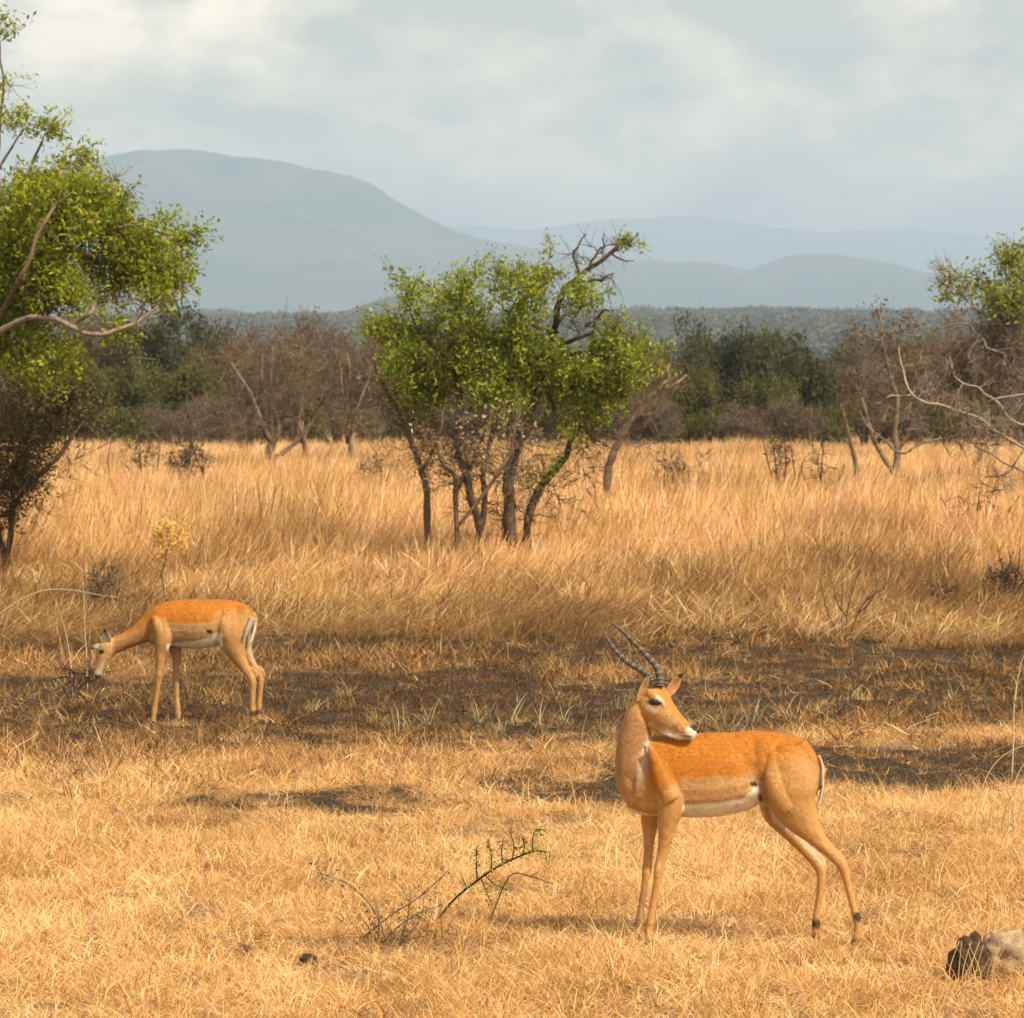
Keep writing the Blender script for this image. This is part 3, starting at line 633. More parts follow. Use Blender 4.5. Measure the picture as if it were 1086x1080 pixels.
def horned_impala():
    D = 17.66; k = D / F_PX; root_loc = (P(790, 1003, D).x, D, 0.0)
    root = tag(empty('impala', root_loc), 'horned impala standing on pale grass and looking back over its shoulder', 'antelope', 'impalas on the dry plain')
    torso = [(660,825,2,15,11),(665,823,2,26,20),(671,822,1,34.5,26),(682,824,0,40.5,31),(700,823,0,43,34),(725,822.5,0,44.5,37),(752,822,0,45,40),(778,819,0,43,39),(798,814,0,39.5,33),(818,813,0,37,34),(838,815,0,34.5,34),(854,818,0,30,29),(865,818,0,21.5,21),(870.5,817,0,12,12)]
    neck = [(683,744,7,11,10),(676.5,756,6,12.6,11.5),(674.6,770,6,15.6,13),(672.5,783,5,17.2,15),(668.5,803,3,15.8,17),(668.5,818,2,15.8,19),(670,830,2,16,20),(677,842,1,16,20)]
    head = [(681,736,4,9,9),(685,741,6,15,13.5),(692.5,747,9,17.4,14.5),(702.5,756,14,15.8,12),(711.5,763.8,18,12.8,9.2),(720.5,770.2,22,10,7.6),(728,775,25,8,7),(733.5,777.6,27,7,7),(736.5,778.6,28,4.6,5)]
    brow = [(688,735,18,5,4),(694,738,20,6.5,4.5),(700,745,21,5,4)]
    brow2 = [(694,729,-5,5,4),(702,735,-4,6,4.5),(709,743,-2,4,4)]
    jaw = [(690,765,14,6,5),(702,774,16,5.5,5),(714,779.6,20,4,5),(726,781.5,24,2.9,5)]
    shoulder = [(696,806,22,12,8),(704,822,25,17.5,12),(709,840,25,18,13.5),(711,856,25,14.5,12.5),(708,871,24,11.4,10.5),(706,888,23,9.0,8.2),(702.5,905,22,6.8,6.8),(699,921,22,6.3,6.3),(697,934,22,4.9,5.0),(694,950,22,4.2,4.3),(691,968,22,4.2,4.4),(689.6,977,22,5.2,5.2),(688.5,986,22,4.2,4.3),(687.3,996,22,5.8,5.8),(686.5,1005,22,6.6,6.6)]
    farfore = [(692,820,-20,16,10),(694,845,-23,14,12),(690,864,-23,11,10),(688.5,888,-22,7.2,7.4),(687.5,906,-22,5.8,6.0),(686,921,-22,6.0,6.0),(684.3,934,-22,4.6,4.7),(682,950,-22,4.1,4.2),(679.4,967,-22,4.1,4.3),(678.2,976,-22,5.1,5.1),(677.5,985,-22,4.6,4.6),(676.5,993,-22,5.6,5.6),(676,1000,-22,6.2,6.2)]
    nearhind = [(838,793,18,17,13),(837,812,23,27,18),(838,832,24,28.5,18.5),(841,850,22,25,16),(850,868,20,19,12.5),(862,884,20,12.6,9.6),(875,898,20,8.8,7.4),(885,908,20,7.8,6.6),(892.5,917,20,6.8,6.2),(896.5,928,20,5.5,5.5),(900,942,20,4.7,4.7),(904.5,960,20,4.3,4.5),(908,972,20,5.5,5.4),(909.5,982,20,4.8,4.8),(908.6,994,20,5.6,5.6),(907,1005,20,6.6,6.6)]
    farhind = [(824,820,-20,22,12),(823,845,-22,20,13),(826,864,-22,15.5,12),(838,882,-21,10.4,9),(851,898,-21,8.0,7.4),(862,910,-21,7.4,6.6),(869,920,-21,6.9,6.2),(871,932,-21,5.4,5.3),(869.5,948,-21,4.5,4.7),(866.8,965,-21,4.3,4.5),(865.6,977,-21,5.4,5.3),(865,986,-21,4.7,4.8),(864,994,-21,5.6,5.6),(863,1000,-21,6.4,6.4)]
    hipn = [(858,800,14,11,11),(850,812,19,17,12),(842,826,22,20,14)]
    chest = [(668,836,4,12,14),(678,846,4,14,20),(694,851,2,14,24)]
    flank = [(790,836,10,14,26),(806,836,14,14,18),(820,842,17,16,12)]
    hockn = [(874,893,20,2.6,3.2),(882,900,20,3.4,4),(889,906,20,4.0,4.4),(894.5,913,20,3.6,3.8),(897.5,921,20,2.4,3)]
    hockf = [(852,894,-21,2.4,3),(861,902,-21,3.2,4),(869,909,-21,3.8,4.2),(873.5,916,-21,3.4,3.6),(874.5,924,-21,2.2,3)]
    kneen = [(700.5,914,24,3.4,4),(697.5,922,24.5,4.4,4.6),(695.5,929,24,3.4,4)]
    blade = [(690,792,30,4,4),(697,812,35,7,5),(704,832,37,9,6),(712,848,37,9,6)]
    haunch = [(822,800,28,8,6),(822,822,35,11,7),(826,842,36,11,7),(836,858,33,9,6)]
    rump = [(848,790,20,9,8),(858,806,22,9,9),(860,824,22,9,9),(858,842,22,7,8)]
    me = union_body('body', [torso, neck, head, brow, brow2, jaw, shoulder, farfore, nearhind, farhind, hipn, chest, flank, hockn, hockf, kneen, blade, haunch, rump], D, .0042, 3, (866, 30, .84))
    def f(px, py, dep, nz):
        n = len(px); w = (nz - .5)
        col = np.tile(FAWN, (n, 1))
        body = (px > 684)
        sad_y = np.interp(px, [680, 700, 728, 760, 790, 803, 812, 830, 860, 876], [840, 842, 824, 823, 822, 818, 810, 806, 806, 810]) + w * 8
        fade = np.interp(px, [680, 715, 730, 800, 808, 876], [22, 16, 5, 5, 34, 38])
        sad = 1 - np.clip((py - sad_y) / fade + .5, 0, 1); sad = sad * sad * (3 - 2 * sad)
        tors = (px > 686) & (py > 770)
        mid = (px > 722) & (px < 812)
        col = lerp(col, FLANK, ((px > 720) & (px < 806)) * (py > 780) * 1.0 * sst(722, 728, px))
        col = lerp(col, SADDLE, sad * tors * sst(684, 690, px))
        bel_y = np.interp(px, [660, 690, 722, 735, 760, 785, 797, 801, 806], [858, 856, 854, 853, 851, 847, 838, 830, 828]) + w * 3
        belly = sst(-1.5, 1.5, py - bel_y) * ((px > 656) & (py < 880)) * (1 - sst(803, 814, px)) * np.where((px < 724) & (np.abs(dep) > 13), 0, 1)
        col = lerp(col, BELLY, belly)
        # inside of the far hind leg and buttock
        inner = ((px > 795) & (px < 882) & (py > 845) & (py < 918) & (dep < -10))
        fr = np.interp(py, [845, 872, 886, 902, 918], [803, 813, 832, 850, 864])
        col = lerp(col, BELLY * .85, inner * sst(5, 10, px - fr) * .85)
        # shade on the neck put into the coat colour; throat pale
        nk = (px < 700) & (py > 745) & (py < 835)
        nf = (1 - sst(684, 692, px)) * sst(746, 762, py) * (1 - sst(815, 850, py))
        col = lerp(col, NECK_SHADED, nf * .85)
        thr = np.interp(py, [778, 786, 810, 834, 845], [690, 687, 681, 676, 674])
        col = lerp(col, WHITE * .95, np.exp(-((px - thr) / 4.0) ** 2) * sst(774, 784, py) * (1 - sst(822, 845, py)) * sst(-2, 8, dep) * .42)
        # head
        hs = smoothpath(head, 5); dd = np.full(n, 9.)
        for q in hs: dd = np.minimum(dd, np.sqrt(((px - q[0]) ** 2 + (py - q[1]) ** 2) / (q[3] + 1.5) ** 2 + ((dep - q[2]) / (q[4] + 3)) ** 2))
        hd = dd < 1.22
        hm_ = hd * 1.0 * sst(740, 750, py + (px - 676) * 1.2)
        forel = ((py - 722) - (px - 697) * 1.18)      # distance below the forehead line
        front = 1 - sst(9, 18, forel)
        col = lerp(col, FAWN * .93, hm_ * hd); col = lerp(col, FORE, hd * front)
        col = lerp(col, WHITE * .85, ell(px, py, 699.5, 741, 7, 1.7, .75) * hd * .75); col = lerp(col, WHITE * .75, ell(px, py, 691, 751, 7.5, 3.4, .5) * hd * .42)
        col = lerp(col, DARK, ell(px, py, 694.3, 745.3, 8.2, 3.6, .12) * hd * (dep > 10)); col = lerp(col, DARK, ell(px, py, 701.5, 748, 3.5, 1.1, .7) * hd * .6)
        lip = py - np.interp(px, [690, 700, 710, 718, 726, 740], [764, 768, 773, 777, 778, 776])
        col = lerp(col, WHITE, sst(-.6, 1.6, lip) * hd * sst(697, 712, px) * .85); col = lerp(col, WHITE, ell(px, py, 733, 775, 6, 4.5) * hd * .9)
        col = lerp(col, np.array([.33, .17, .07]), ell(px, py, 716, 769.5, 4, 3) * hd * .8)
        col = lerp(col, DARK, ell(px, py, 735.5, 772.5, 5.2, 1.8, .62) * hd); col = lerp(col, DARK, ell(px, py, 728, 781, 7, 1.0, .12) * hd * .8)
        col = lerp(col, DARK * 2, ell(px, py, 691, 725, 7, 5, .5) * (dep > -8) * .95); col = lerp(col, DARK * 3, ell(px, py, 677, 733, 4.5, 8, .4) * .8)
        # groin spots, leg marks
        col = lerp(col, DARK, ell(px, py, 800, 831.5, 4.6, 2.6, .15)); col = lerp(col, DARK * 1.3, ell(px, py, 806.5, 846, 2.8, 5, -.15))
        leg = py > 880
        col = lerp(col, FAWN * 1.05, leg * .6)
        fore_dark = np.exp(-((px - np.interp(py, [905, 922, 950, 980], [696, 693, 689.5, 684])) / 1.8) ** 2) * sst(905, 920, py) * (px < 712) * (dep > 0)
        col = lerp(col, np.array([.16, .09, .045]), fore_dark * .5)
        fd2 = sst(930, 945, py) * (px < 712) * (dep < 0); col = lerp(col, np.array([.26, .15, .075]), fd2 * .6)
        col = lerp(col, DARK, ell(px, py, 911, 972, 6.5, 5.0) * .95 * (px > 905)); col = lerp(col, DARK, ell(px, py, 864, 980, 8, 5.5) * .9 * (px > 855) * (px < 885))
        col = lerp(col, DARK * 1.3, sst(994, 998, py + (dep < 0) * 6))
        # thin dark edge on the buttock
        but = np.interp(py, [800, 815, 835, 852], [866, 870.5, 869.5, 866])
        col = lerp(col, FLANK * 1.1, sst(-1, 1.5, px - but) * (py < 856) * (py > 806) * .8)
        col = lerp(col, DARK, np.exp(-((px - but) / 1.7) ** 2) * sst(803, 810, py) * (1 - sst(846, 856, py)) * (dep > 2) * .95)
        crease_shade = np.exp(-((px - np.interp(py, [780, 800, 830, 850], [806, 804, 806, 812])) / 4.5) ** 2) * sst(778, 790, py) * (1 - sst(846, 856, py))
        col = lerp(col, SADDLE * .62, crease_shade * .8 * (dep > 0))  # muscle shade between flank and thigh, painted into the coat
        return col
    paint(me, D, f); me.materials.clear(); me.materials.append(M['coat']); attach('body', me, root, root_loc)
    attach('horn', horn_mesh('horn', [(690,722,14),(687,716,14),(679,710.5,13),(665,702,8),(654,691.5,0),(645,679,-8),(638,667,-13),(631.5,654.5,-14)], D, 4.3), root, root_loc)
    attach('horn', horn_mesh('horn', [(700,728,1),(700,721,0),(696.5,708,-3),(686,696,-10),(673,682,-19),(660,669.5,-27),(649,661.5,-30),(640,655.5,-31)], D, 4.5), root, root_loc)
    attach('ear', ear_mesh('ear', (677,745,17), (687.5,717,23), 4.4, D, (.15, .15, 1), .7, .96, FLANK * .95), root, root_loc)
    attach('ear', ear_mesh('ear', (706,738,-6), (723,714,-2), 6.0, D, (.35, .45, 1), .55, .78, FLANK * 1.05), root, root_loc)
    mb = MB(); p = P(694.3, 745.2, D - 21.5 * k); sphere(mb, p, (5.2 * k, 3.4 * k, 3.0 * k)); attach('eye', mb.mesh('eye', M['eye'], True), root, root_loc)
    mb = MB(); p = P(705.2, 744.5, D + 1.5 * k); sphere(mb, p, (3.0 * k, 4.0 * k, 2.4 * k)); attach('eye', mb.mesh('eye', M['eye'], True), root, root_loc)
    V, Q, F3 = loft([(868,802,3,2.2,4),(871,810,3,2.0,5),(872.4,823,4,1.7,5),(871.6,838,5,1.5,4),(868.5,850,6,1.1,2.4),(866,857,6,.5,.8)], D)
    mb = MB(); mb.add(V, Q, F3); tm = mb.mesh('tail', M['coat'], True)
    paint(tm, D, lambda px, py, dep, nz: lerp(np.tile(WHITE * .72, (len(px), 1)), FAWN * .9, (1 - sst(804, 818, py)) * .9)); attach('tail', tm, root, root_loc)
    fur('coat_hair', me, root, 75000, .011, .0016, 61)
    return root

def grazing_impala():
    D = 28.4; k = D / F_PX; root_loc = (P(220, 766, D).x, D, 0.0)
    root = tag(empty('impala', root_loc), 'impala standing farther back with its head lowered to browse a charred clump', 'antelope', 'impalas on the dry plain')
    torso = [(154,668,0,9,7),(160,665,0,15,11),(169,662.5,0,21,16),(181,661.5,0,23.8,19),(195,661.5,0,25.5,22),(210,661.8,0,26.5,24.5),(224,660.5,0,25.3,24),(235,658,0,22.8,22),(246,656.5,0,20,20),(257,657,0,16.5,17.5),(265,658.5,0,11.5,12),(269.5,661,0,6.5,7)]
    neck = [(176,655,0,15,13),(166,661,0,14.5,12),(155,668,0,12.5,10.5),(144,674.5,0,10,9),(133,679.5,0,8.7,7.8),(123,684,0,8.6,7.4),(116,686.5,1,8.6,7.2)]
    head = [(119,683,1,8,7.5),(114.5,688,1,9.6,8),(110.8,695,1,8.8,7.2),(108,702,1,7,5.8),(105.6,709,1,5.4,4.6),(103.6,715,1,4.4,4.2),(102.8,718,1,3,3)]
    nf = [(170,656,12,9,6),(173,668,13,11,8),(172.5,680,14,9,8),(170.5,693,13,6.4,6),(169.5,706,13,4.9,5),(168.5,717,13,4.6,4.6),(167.4,727,13,3.3,3.5),(166,738,13,3,3.1),(164.4,748,13,3,3.2),(163.6,754,13,3.6,3.6),(162.8,760,13,2.9,3),(162,769,13,3.8,3.9)]
    ff = [(180,668,-12,10,7),(185,684,-14,8,7),(187,694,-14,5.6,5.6),(187,708,-14,4.2,4.6),(186.8,718,-14,4.2,4.4),(187,730,-14,3.1,3.3),(187.6,742,-14,2.9,3),(188.2,750,-14,3.5,3.5),(188.6,757,-14,3.6,3.7),(188.8,763,-14,3.8,3.8)]
    nh = [(247,652,10,14,9),(246,667,13,17,11),(247,681,13,14,10.5),(252,695,13,9.4,8),(258,706,13,7,6),(264,715,13,5.5,4.8),(267.5,722,13,4.9,4.6),(268,732,13,3.8,4),(267.6,745,13,3.5,3.5),(268,753,13,4.2,4),(268,760,13,3.2,3.3),(267.6,769,13,4.1,4.1)]
    fh = [(252,668,-12,13,9),(257,684,-13,9.8,8),(262,696,-13,6.8,6.4),(268,706,-13,5.2,5),(273.5,714,-13,4.4,4.4),(276,720,-13,4.3,4.2),(276,730,-13,3.4,3.6),(275,742,-13,3.1,3.3),(274.3,750,-13,3.9,3.8),(273.8,757,-13,3.2,3.2),(273.5,763,-13,4,4)]
    hip = [(260,645,8,8,8),(256,656,11,13,9),(250,668,13,14,10)]
    chest = [(160,672,0,9,9),(169,676,0,10,13),(180,677,0,9,15)]
    hk = [(266,708,13,2,2.4),(270.5,713,13,2.6,2.8),(272,718,13,2.3,2.6)]; hkf = [(274,707,-13,1.8,2.2),(278.5,712,-13,2.4,2.6),(280,717,-13,2.1,2.4)]
    bl = [(163,654,15,3,3),(167,664,18,5,4),(171,676,18,6,4)]; hn = [(240,650,17,5,4),(238,662,20,7,5),(241,674,20,7,5),(248,684,18,6,4)]
    me = union_body('body', [torso, neck, head, nf, ff, nh, fh, hip, chest, hk, hkf, bl, hn], D, .0055, 3, (690, 18, .88))
    def f(px, py, dep, nz):
        n = len(px); w = nz - .5; col = np.tile(FAWN * .88, (n, 1))
        sy = np.interp(px, [112, 150, 165, 180, 222, 230, 250, 272], [676, 662, 656, 661, 661, 650, 648, 650]) + w * 5
        fade = np.interp(px, [112, 160, 176, 182, 222, 230, 275], [7, 9, 5, 1.8, 1.8, 12, 12])
        s_ = 1 - np.clip((py - sy) / fade + .5, 0, 1)
        col = lerp(col, FLANK * .85, (px > 177) * (px < 230) * 1.0); col = lerp(col, SADDLE, s_ * (px > 130)); col = lerp(col, SADDLE * .95, (1 - sst(0, 7, py - np.interp(px, [110, 155, 170], [676, 662, 656]))) * (px < 165))
        by = np.interp(px, [178, 182, 208, 222, 228, 233], [683, 682, 679.5, 675.5, 672, 670]); col = lerp(col, BELLY, sst(-1, 1, py - by) * (px > 177) * (px < 236) * (py < 690) * (np.abs(dep) < 26) * np.where((px < 194) & (dep < -6), 0, 1))
        col = lerp(col, DARK, ell(px, py, 222, 669.4, 3.2, 2.2, .3))
        wb = sst(-1, 1.2, px - np.interp(py, [650, 660, 672, 684, 700, 716], [268.5, 260.5, 257.5, 260.5, 266.5, 274])) * (py > 655) * (1 - sst(692, 716, py)) * (px > 250)
        col = lerp(col, WHITE * .7, wb * .5)
        col = lerp(col, DARK, np.exp(-((px - np.interp(py, [655, 668, 681], [264.5, 259.5, 256])) / 1.1) ** 2) * (py > 655) * (py < 682) * (dep > 0) * .9)
        hd = (px < 121) & (py > 676)
        col = lerp(col, np.array([.60, .33, .12]), hd * .8); col = lerp(col, WHITE * .7, ell(px, py, 109, 703, 1.8, 8, .35) * .5)
        col = lerp(col, WHITE * .55, hd * sst(708, 713, py)); col = lerp(col, DARK, ell(px, py, 107.5, 691, 3, 2.2) * hd * (dep > 2)); col = lerp(col, DARK, hd * sst(714.5, 716.5, py))
        col = lerp(col, NECK_SHADED * .9, (px > 119) * (px < 160) * sst(5, 12, py - np.interp(px, [112, 160], [676, 655])) * .7)  # dim side of the neck: shade put into the coat colour
        col = lerp(col, DARK * 1.4, ((py > 764) * 1.0)); col = lerp(col, DARK, ell(px, py, 268, 757, 6, 3) * .8); col = lerp(col, DARK, ell(px, py, 274, 755, 5, 2.6) * .7)
        return col
    paint(me, D, f); me.materials.clear(); me.materials.append(M['coat']); attach('body', me, root, root_loc)
    attach('ear', ear_mesh('ear', (116,681,6), (111,667,10), 4.0, D, (-.6, -.1, 1), .7, .75, BELLY * .6), root, root_loc)
    attach('ear', ear_mesh('ear', (112,684,-3), (96,688,-5), 3.4, D, (-.2, -.4, 1), .6, .75, BELLY * .5), root, root_loc)
    mb = MB(); sphere(mb, P(107.8, 691, D - 8.2 * k), (2.4 * k, 1.8 * k, 2 * k)); attach('eye', mb.mesh('eye', M['eye'], True), root, root_loc)
    V, Q, F3 = loft([(268,650,1,2.5,3),(270,657,2,2.3,3),(269.5,668,2,2,3),(266,680,3,1.6,2.4),(262,688,4,.6,.8)], D)
    mb = MB(); mb.add(V, Q, F3); tm = mb.mesh('tail', M['coat'], True)
    paint(tm, D, lambda px, py, dep, nz: lerp(np.tile(WHITE * .72, (len(px), 1)), SADDLE, (1 - sst(652, 659, py)) * .9)); attach('tail', tm, root, root_loc)
    fur('coat_hair', me, root, 45000, .013, .0020, 62)
    return root
horned_impala(); grazing_impala()

# ---------------------------------------------------------------- trees and shrubs
def rotv(v, ang, g):
    ax = g.normal(size=3); ax /= np.linalg.norm(ax); return v * math.cos(ang) + np.cross(ax, v) * math.sin(ang) + ax * ax.dot(v) * (1 - math.cos(ang))
def plant(name, label, cat, D, limbs, blobs, leaf, bark, seed, leafsize=(.03, .065), per=26, rad=.13, group=None, crown_name='crown',
          root=None, twig_r=.006, bare=(), bark2=None, pale_limbs=(), depth=1.0, droop=.4, ground=True, spray=5, spray_len=(.10, .30), leafaspect=.42, jitter=.02, thin=1.0, limb=1.0):
    """tree drawn from limbs [(px, py, depth m toward the viewer, radius px)] and foliage masses (px, py, rx, ry, n) at distance D;
    twigs grow from the limbs to every leaf cluster. Masses in 'bare' carry only fine twigs."""
    g = np.random.default_rng(seed); k = D / F_PX
    if root is None: root = (limbs[0][0][0], )
    rx = P(root[0], gy(D), D); rl = Vector((rx.x, D, 0.0))
    o = tag(empty(name, rl), label, cat, group)
    wood = MB(); pale = MB(); nodes = []; nrad = []
    for li, L in enumerate(limbs):
        q0 = smoothpath(L, 2); q0[1:-1, :2] += g.normal(0, 1.0, (len(q0) - 2, 2)) * (jitter * 60); q0[1:-1, 2] += g.normal(0, jitter * 1.5, len(q0) - 2)
        q = smoothpath(q0, 4); pts = np.array([tuple(P(a, b, D - d)) for a, b, d in q[:, :3]])
        r = np.maximum(q[:, 3], .35) * k * 0.5 * limb * np.interp(q[:, 3], [2, 8, 20], [.9, .72, .8]) * (1 + .10 * np.sin(np.arange(len(q)) * 1.7))
        tube(pale if li in pale_limbs else wood, pts, r, 8, var=g.random() * .6 + .2)
        nodes += list(pts); nrad += list(r)
    nodes = np.array(nodes); nrad = np.array(nrad); leaves = []; lv = []
    allb = [(b, True) for b in blobs] + [(b, False) for b in bare]
    cl = []
    for (bx, by, brx, bry, n), lf in allb:
        dz = (brx * k) * depth * .9; cz = g.normal(0, brx * k * .5)
        if len(nodes):
            c0 = np.array(P(bx, by, D)); i0 = np.argmin(((nodes - c0)[:, [0, 2]] ** 2).sum(1)); cz = (D - nodes[i0][1]) * .6 + cz
        lobes_ = g.normal(size=(max(2, n // 6), 3)); lobes_ /= np.linalg.norm(lobes_, axis=1, keepdims=True)
        for _ in range(int(n * thin) if lf else n):
            u = g.normal(size=3); u /= np.linalg.norm(u); rr = g.random() ** .45
            u = u * rr * (0.85 + .35 * g.random())
            if lf: u = .52 * u + .66 * lobes_[g.integers(len(lobes_))]
            cl.append((P(bx + u[0] * brx, by + u[1] * bry, D - cz - u[2] * dz), lf, u))
    if cl:
        cp_ = np.array([tuple(c[0]) for c in cl])
        d0 = np.array([np.min(((nodes - p) ** 2).sum(1)) for p in cp_]); order = np.argsort(d0)
        nn = nodes.copy(); nr = nrad.copy()
        cap = np.empty((len(nn) + len(cl) * 4, 3)); cap[:len(nn)] = nn; capr = np.empty(len(cap)); capr[:len(nn)] = nr; m = len(nn)
        for i in order:
            p = cp_[i]; lf = cl[i][1]
            dd = ((cap[:m] - p) ** 2).sum(1); j = int(np.argmin(dd)); a = cap[j]; L = math.sqrt(dd[j])
            if L > 1e-3:
                mid1 = a + (p - a) * .35 + g.normal(0, L * .10, 3) + np.array([0, 0, L * .10]); mid2 = a + (p - a) * .7 + g.normal(0, L * .09, 3) + np.array([0, 0, L * .08])
                r0 = min(capr[j] * .75, twig_r * (1 + 1.8 * L)); tube(wood, [a, mid1, mid2, p], [r0, r0 * .85, r0 * .7, max(r0 * .5, twig_r * .4)], 4, var=g.random(), cap=False)
                for q in (mid1, mid2, p): cap[m] = q; capr[m] = r0 * .7; m += 1
            dirn = p - a; dirn = dirn / (np.linalg.norm(dirn) + 1e-6)
            for _ in range(spray):
                v = rotv(dirn, g.normal(0, .9), g); v = v + np.array([0, 0, .15]); v /= np.linalg.norm(v); l_ = spray_len[0] + (spray_len[1] - spray_len[0]) * g.random()
                e1 = p + v * l_ * .5 + g.normal(0, .015, 3); e2 = p + v * l_ + g.normal(0, .03, 3)
                tube(wood, [p, e1, e2], [twig_r * .55, twig_r * .42, twig_r * .22], 3, var=g.random(), cap=False)
                if lf:
                    n_ = per // spray; t_ = g.random(n_)[:, None] * .9 + .15
                    leaves.append(p + (e2 - p) * t_ + g.normal(0, rad * .38, (n_, 3))); lv.append(np.full(n_, g.random()))
            if lf and spray == 0:
                leaves.append(p + g.normal(0, rad * .6, (per, 3))); lv.append(np.full(per, g.random()))
    me = wood.mesh('trunk', M[bark], True, rl); link('trunk', me, o)
    if pale.n: link('pale_limb', pale.mesh('pale_limb', M[bark2 or bark], True, rl), o)
    if leaves:
        c = np.concatenate(leaves); v0 = np.concatenate(lv); 
        V, Q = leaf_quads(c, g, leafsize, leafaspect, droop); mb = MB(); mb.add(V, Q, None, np.clip(np.repeat(v0 * .65 + g.random(len(c)) * .42 - .03, 4), 0, 1))
        link(crown_name, mb.mesh(crown_name, M[leaf], False, rl), o)
    return o

# the green tree in the middle of the field
plant('savanna_tree', 'bushy green tree in mid field with a bare crooked limb rising from its top', 'tree', 42.5,
  [[(540,650,0,22),(540,575,0,20),(540,535,0,17),(538,503,0,16),(552,457,-.1,13),(570,417,-.1,12),(583,372,-.1,11),(591,343,0,10),(595,313,0,9),(606,300,0,8),(623,287,0,7),(646,270,.1,5),(664,256,.1,2)],
   [(512,655,.5,12),(509,577,.5,12),(502,530,.5,12),(487,480,.4,12),(486,430,.2,11),(485,388,0,9),(478,370,-.1,7),(466,352,-.2,4),(452,340,-.2,2)],
   [(485,395,0,6),(470,378,0,5),(455,363,.1,4.5),(440,342,0,3.5),(433,316,0,2)],
   [(478,370,.2,6),(492,350,.1,5),(503,330,.1,4),(494,312,.1,2)],
   [(560,640,-.3,13),(560,545,-.3,13),(580,507,-.3,12),(600,483,-.3,10),(606,460,-.3,8),(585,430,-.2,7),(575,400,-.1,6),(560,370,-.1,4)],
   [(604,470,-.3,8),(625,440,-.4,6),(640,420,-.4,5),(655,400,-.4,3)],
   [(583,374,-.1,7),(603,363,.1,6),(625,352,.2,5),(636,335,.2,4),(646,330,.2,2)],
   [(587,373,-.1,6),(620,376,.1,5),(653,377,.2,3),(672,372,.2,2)],
   [(591,352,0,6),(570,347,.2,5),(537,328,.3,4),(523,318,.3,3)],
   [(607,299,0,5),(623,298,0,4.5),(637,298,.1,3.5),(651,290,.1,1.6)],
   [(614,293,0,4.5),(609,276,0,3),(611,262,0,2.2),(622,248,0,1.2)],
   [(624,286,0,4),(632,272,-.1,3),(640,258,-.1,2),(641,248,-.1,1)],
   [(647,270,.1,3.5),(655,262,0,2.6),(658,247,0,1)],
   [(648,269,.1,3),(662,276,.1,2),(672,277,.1,1)],
   [(538,510,0,11),(548,480,.2,9),(552,450,.2,8),(530,415,0,7),(520,380,-.1,5),(515,350,-.1,3)],
   [(502,655,.2,9),(513,545,.2,9),(514,503,.2,8),(521,463,.2,6),(530,430,.2,5),(540,400,.2,3)]],
  [(437,318,17,15,20),(413,345,21,12,20),(437,352,24,20,36),(438,380,26,26,52),(493,330,25,26,52),(492,365,28,24,60),(453,412,20,20,40),(475,400,22,22,40),(528,385,42,28,100),(557,368,32,26,70),
   (520,425,28,18,50),(553,312,32,22,46),(528,298,12,11,12),(582,292,14,11,14),(617,322,16,17,26),(600,388,30,22,66),(623,410,24,20,46),(663,377,22,22,46),(655,415,17,20,32),
   (583,415,24,16,38),(560,345,24,18,30),(630,440,12,12,8),(658,256,4,6,6),(584,270,5,5,3),(637,385,20,18,28),(470,335,14,20,12),(646,345,18,10,9),(600,445,20,12,9),(570,500,22,16,8),(402,352,10,8,5),(425,300,9,7,4),(470,312,12,7,5),(505,300,10,8,4),(680,392,10,10,6)],
  'green', 'bark', 11, leafsize=(.028, .068), per=70, rad=.11, thin=.56, depth=1.15, droop=.7,
  bare=[(612,270,14,12,6),(645,262,16,12,7),(640,300,12,8,5),(625,345,22,14,12),(600,330,16,20,10),(650,350,16,14,8),(575,460,34,26,34),(620,480,26,34,34),(640,420,20,20,8),(540,500,40,30,40),(480,480,40,40,40),(590,520,36,26,30),(520,545,50,26,40)])

# thin dead saplings with pale dried leaves under it
plant('dead_sapling', 'leafless grey sapling with curled pale leaves left of the green tree', 'shrub', 43.0,
  [[(455,660,0,11),(452,545,0,11),(448,503,0,10),(437,470,0,8),(427,443,0,7),(412,420,0,5),(402,400,.1,4),(397,385,.1,2)],
   [(437,470,0,6),(428,455,0,5),(417,445,0,3)],[(448,500,0,5),(462,470,.1,4),(468,440,.1,3),(466,410,.1,2)],[(427,443,0,5),(432,420,.1,4),(430,398,.1,2.5)]],
  [(430,425,20,30,12),(408,405,12,20,9),(438,470,18,30,9)], 'paleleaf', 'barkmid', 12, leafsize=(.03, .075), per=9, rad=.16, bare=[(415,430,22,36,34),(450,470,30,40,40)], spray=4, droop=.2)
plant('dead_sapling', 'thin dead sapling hung with pale dry leaves between the trunks of the green tree', 'shrub', 42.0,
  [[(483,655,0,8),(482,530,0,8),(479,503,0,7),(464,480,0,5),(468,450,0,4),(473,425,0,3)],[(482,530,0,6),(500,490,0,5),(516,455,0,4),(522,430,0,3)],[(484,560,0,5),(530,500,.1,5),(545,460,.1,4),(548,435,.1,3)]],
  [(478,460,18,36,15),(515,475,20,34,16),(545,450,20,22,10),(490,510,36,26,10),(455,485,20,30,8)], 'paleleaf', 'barkmid', 13, leafsize=(.03, .075), per=12, rad=.18, bare=[(490,480,50,50,60),(550,500,34,44,50)], spray=4, droop=.2)
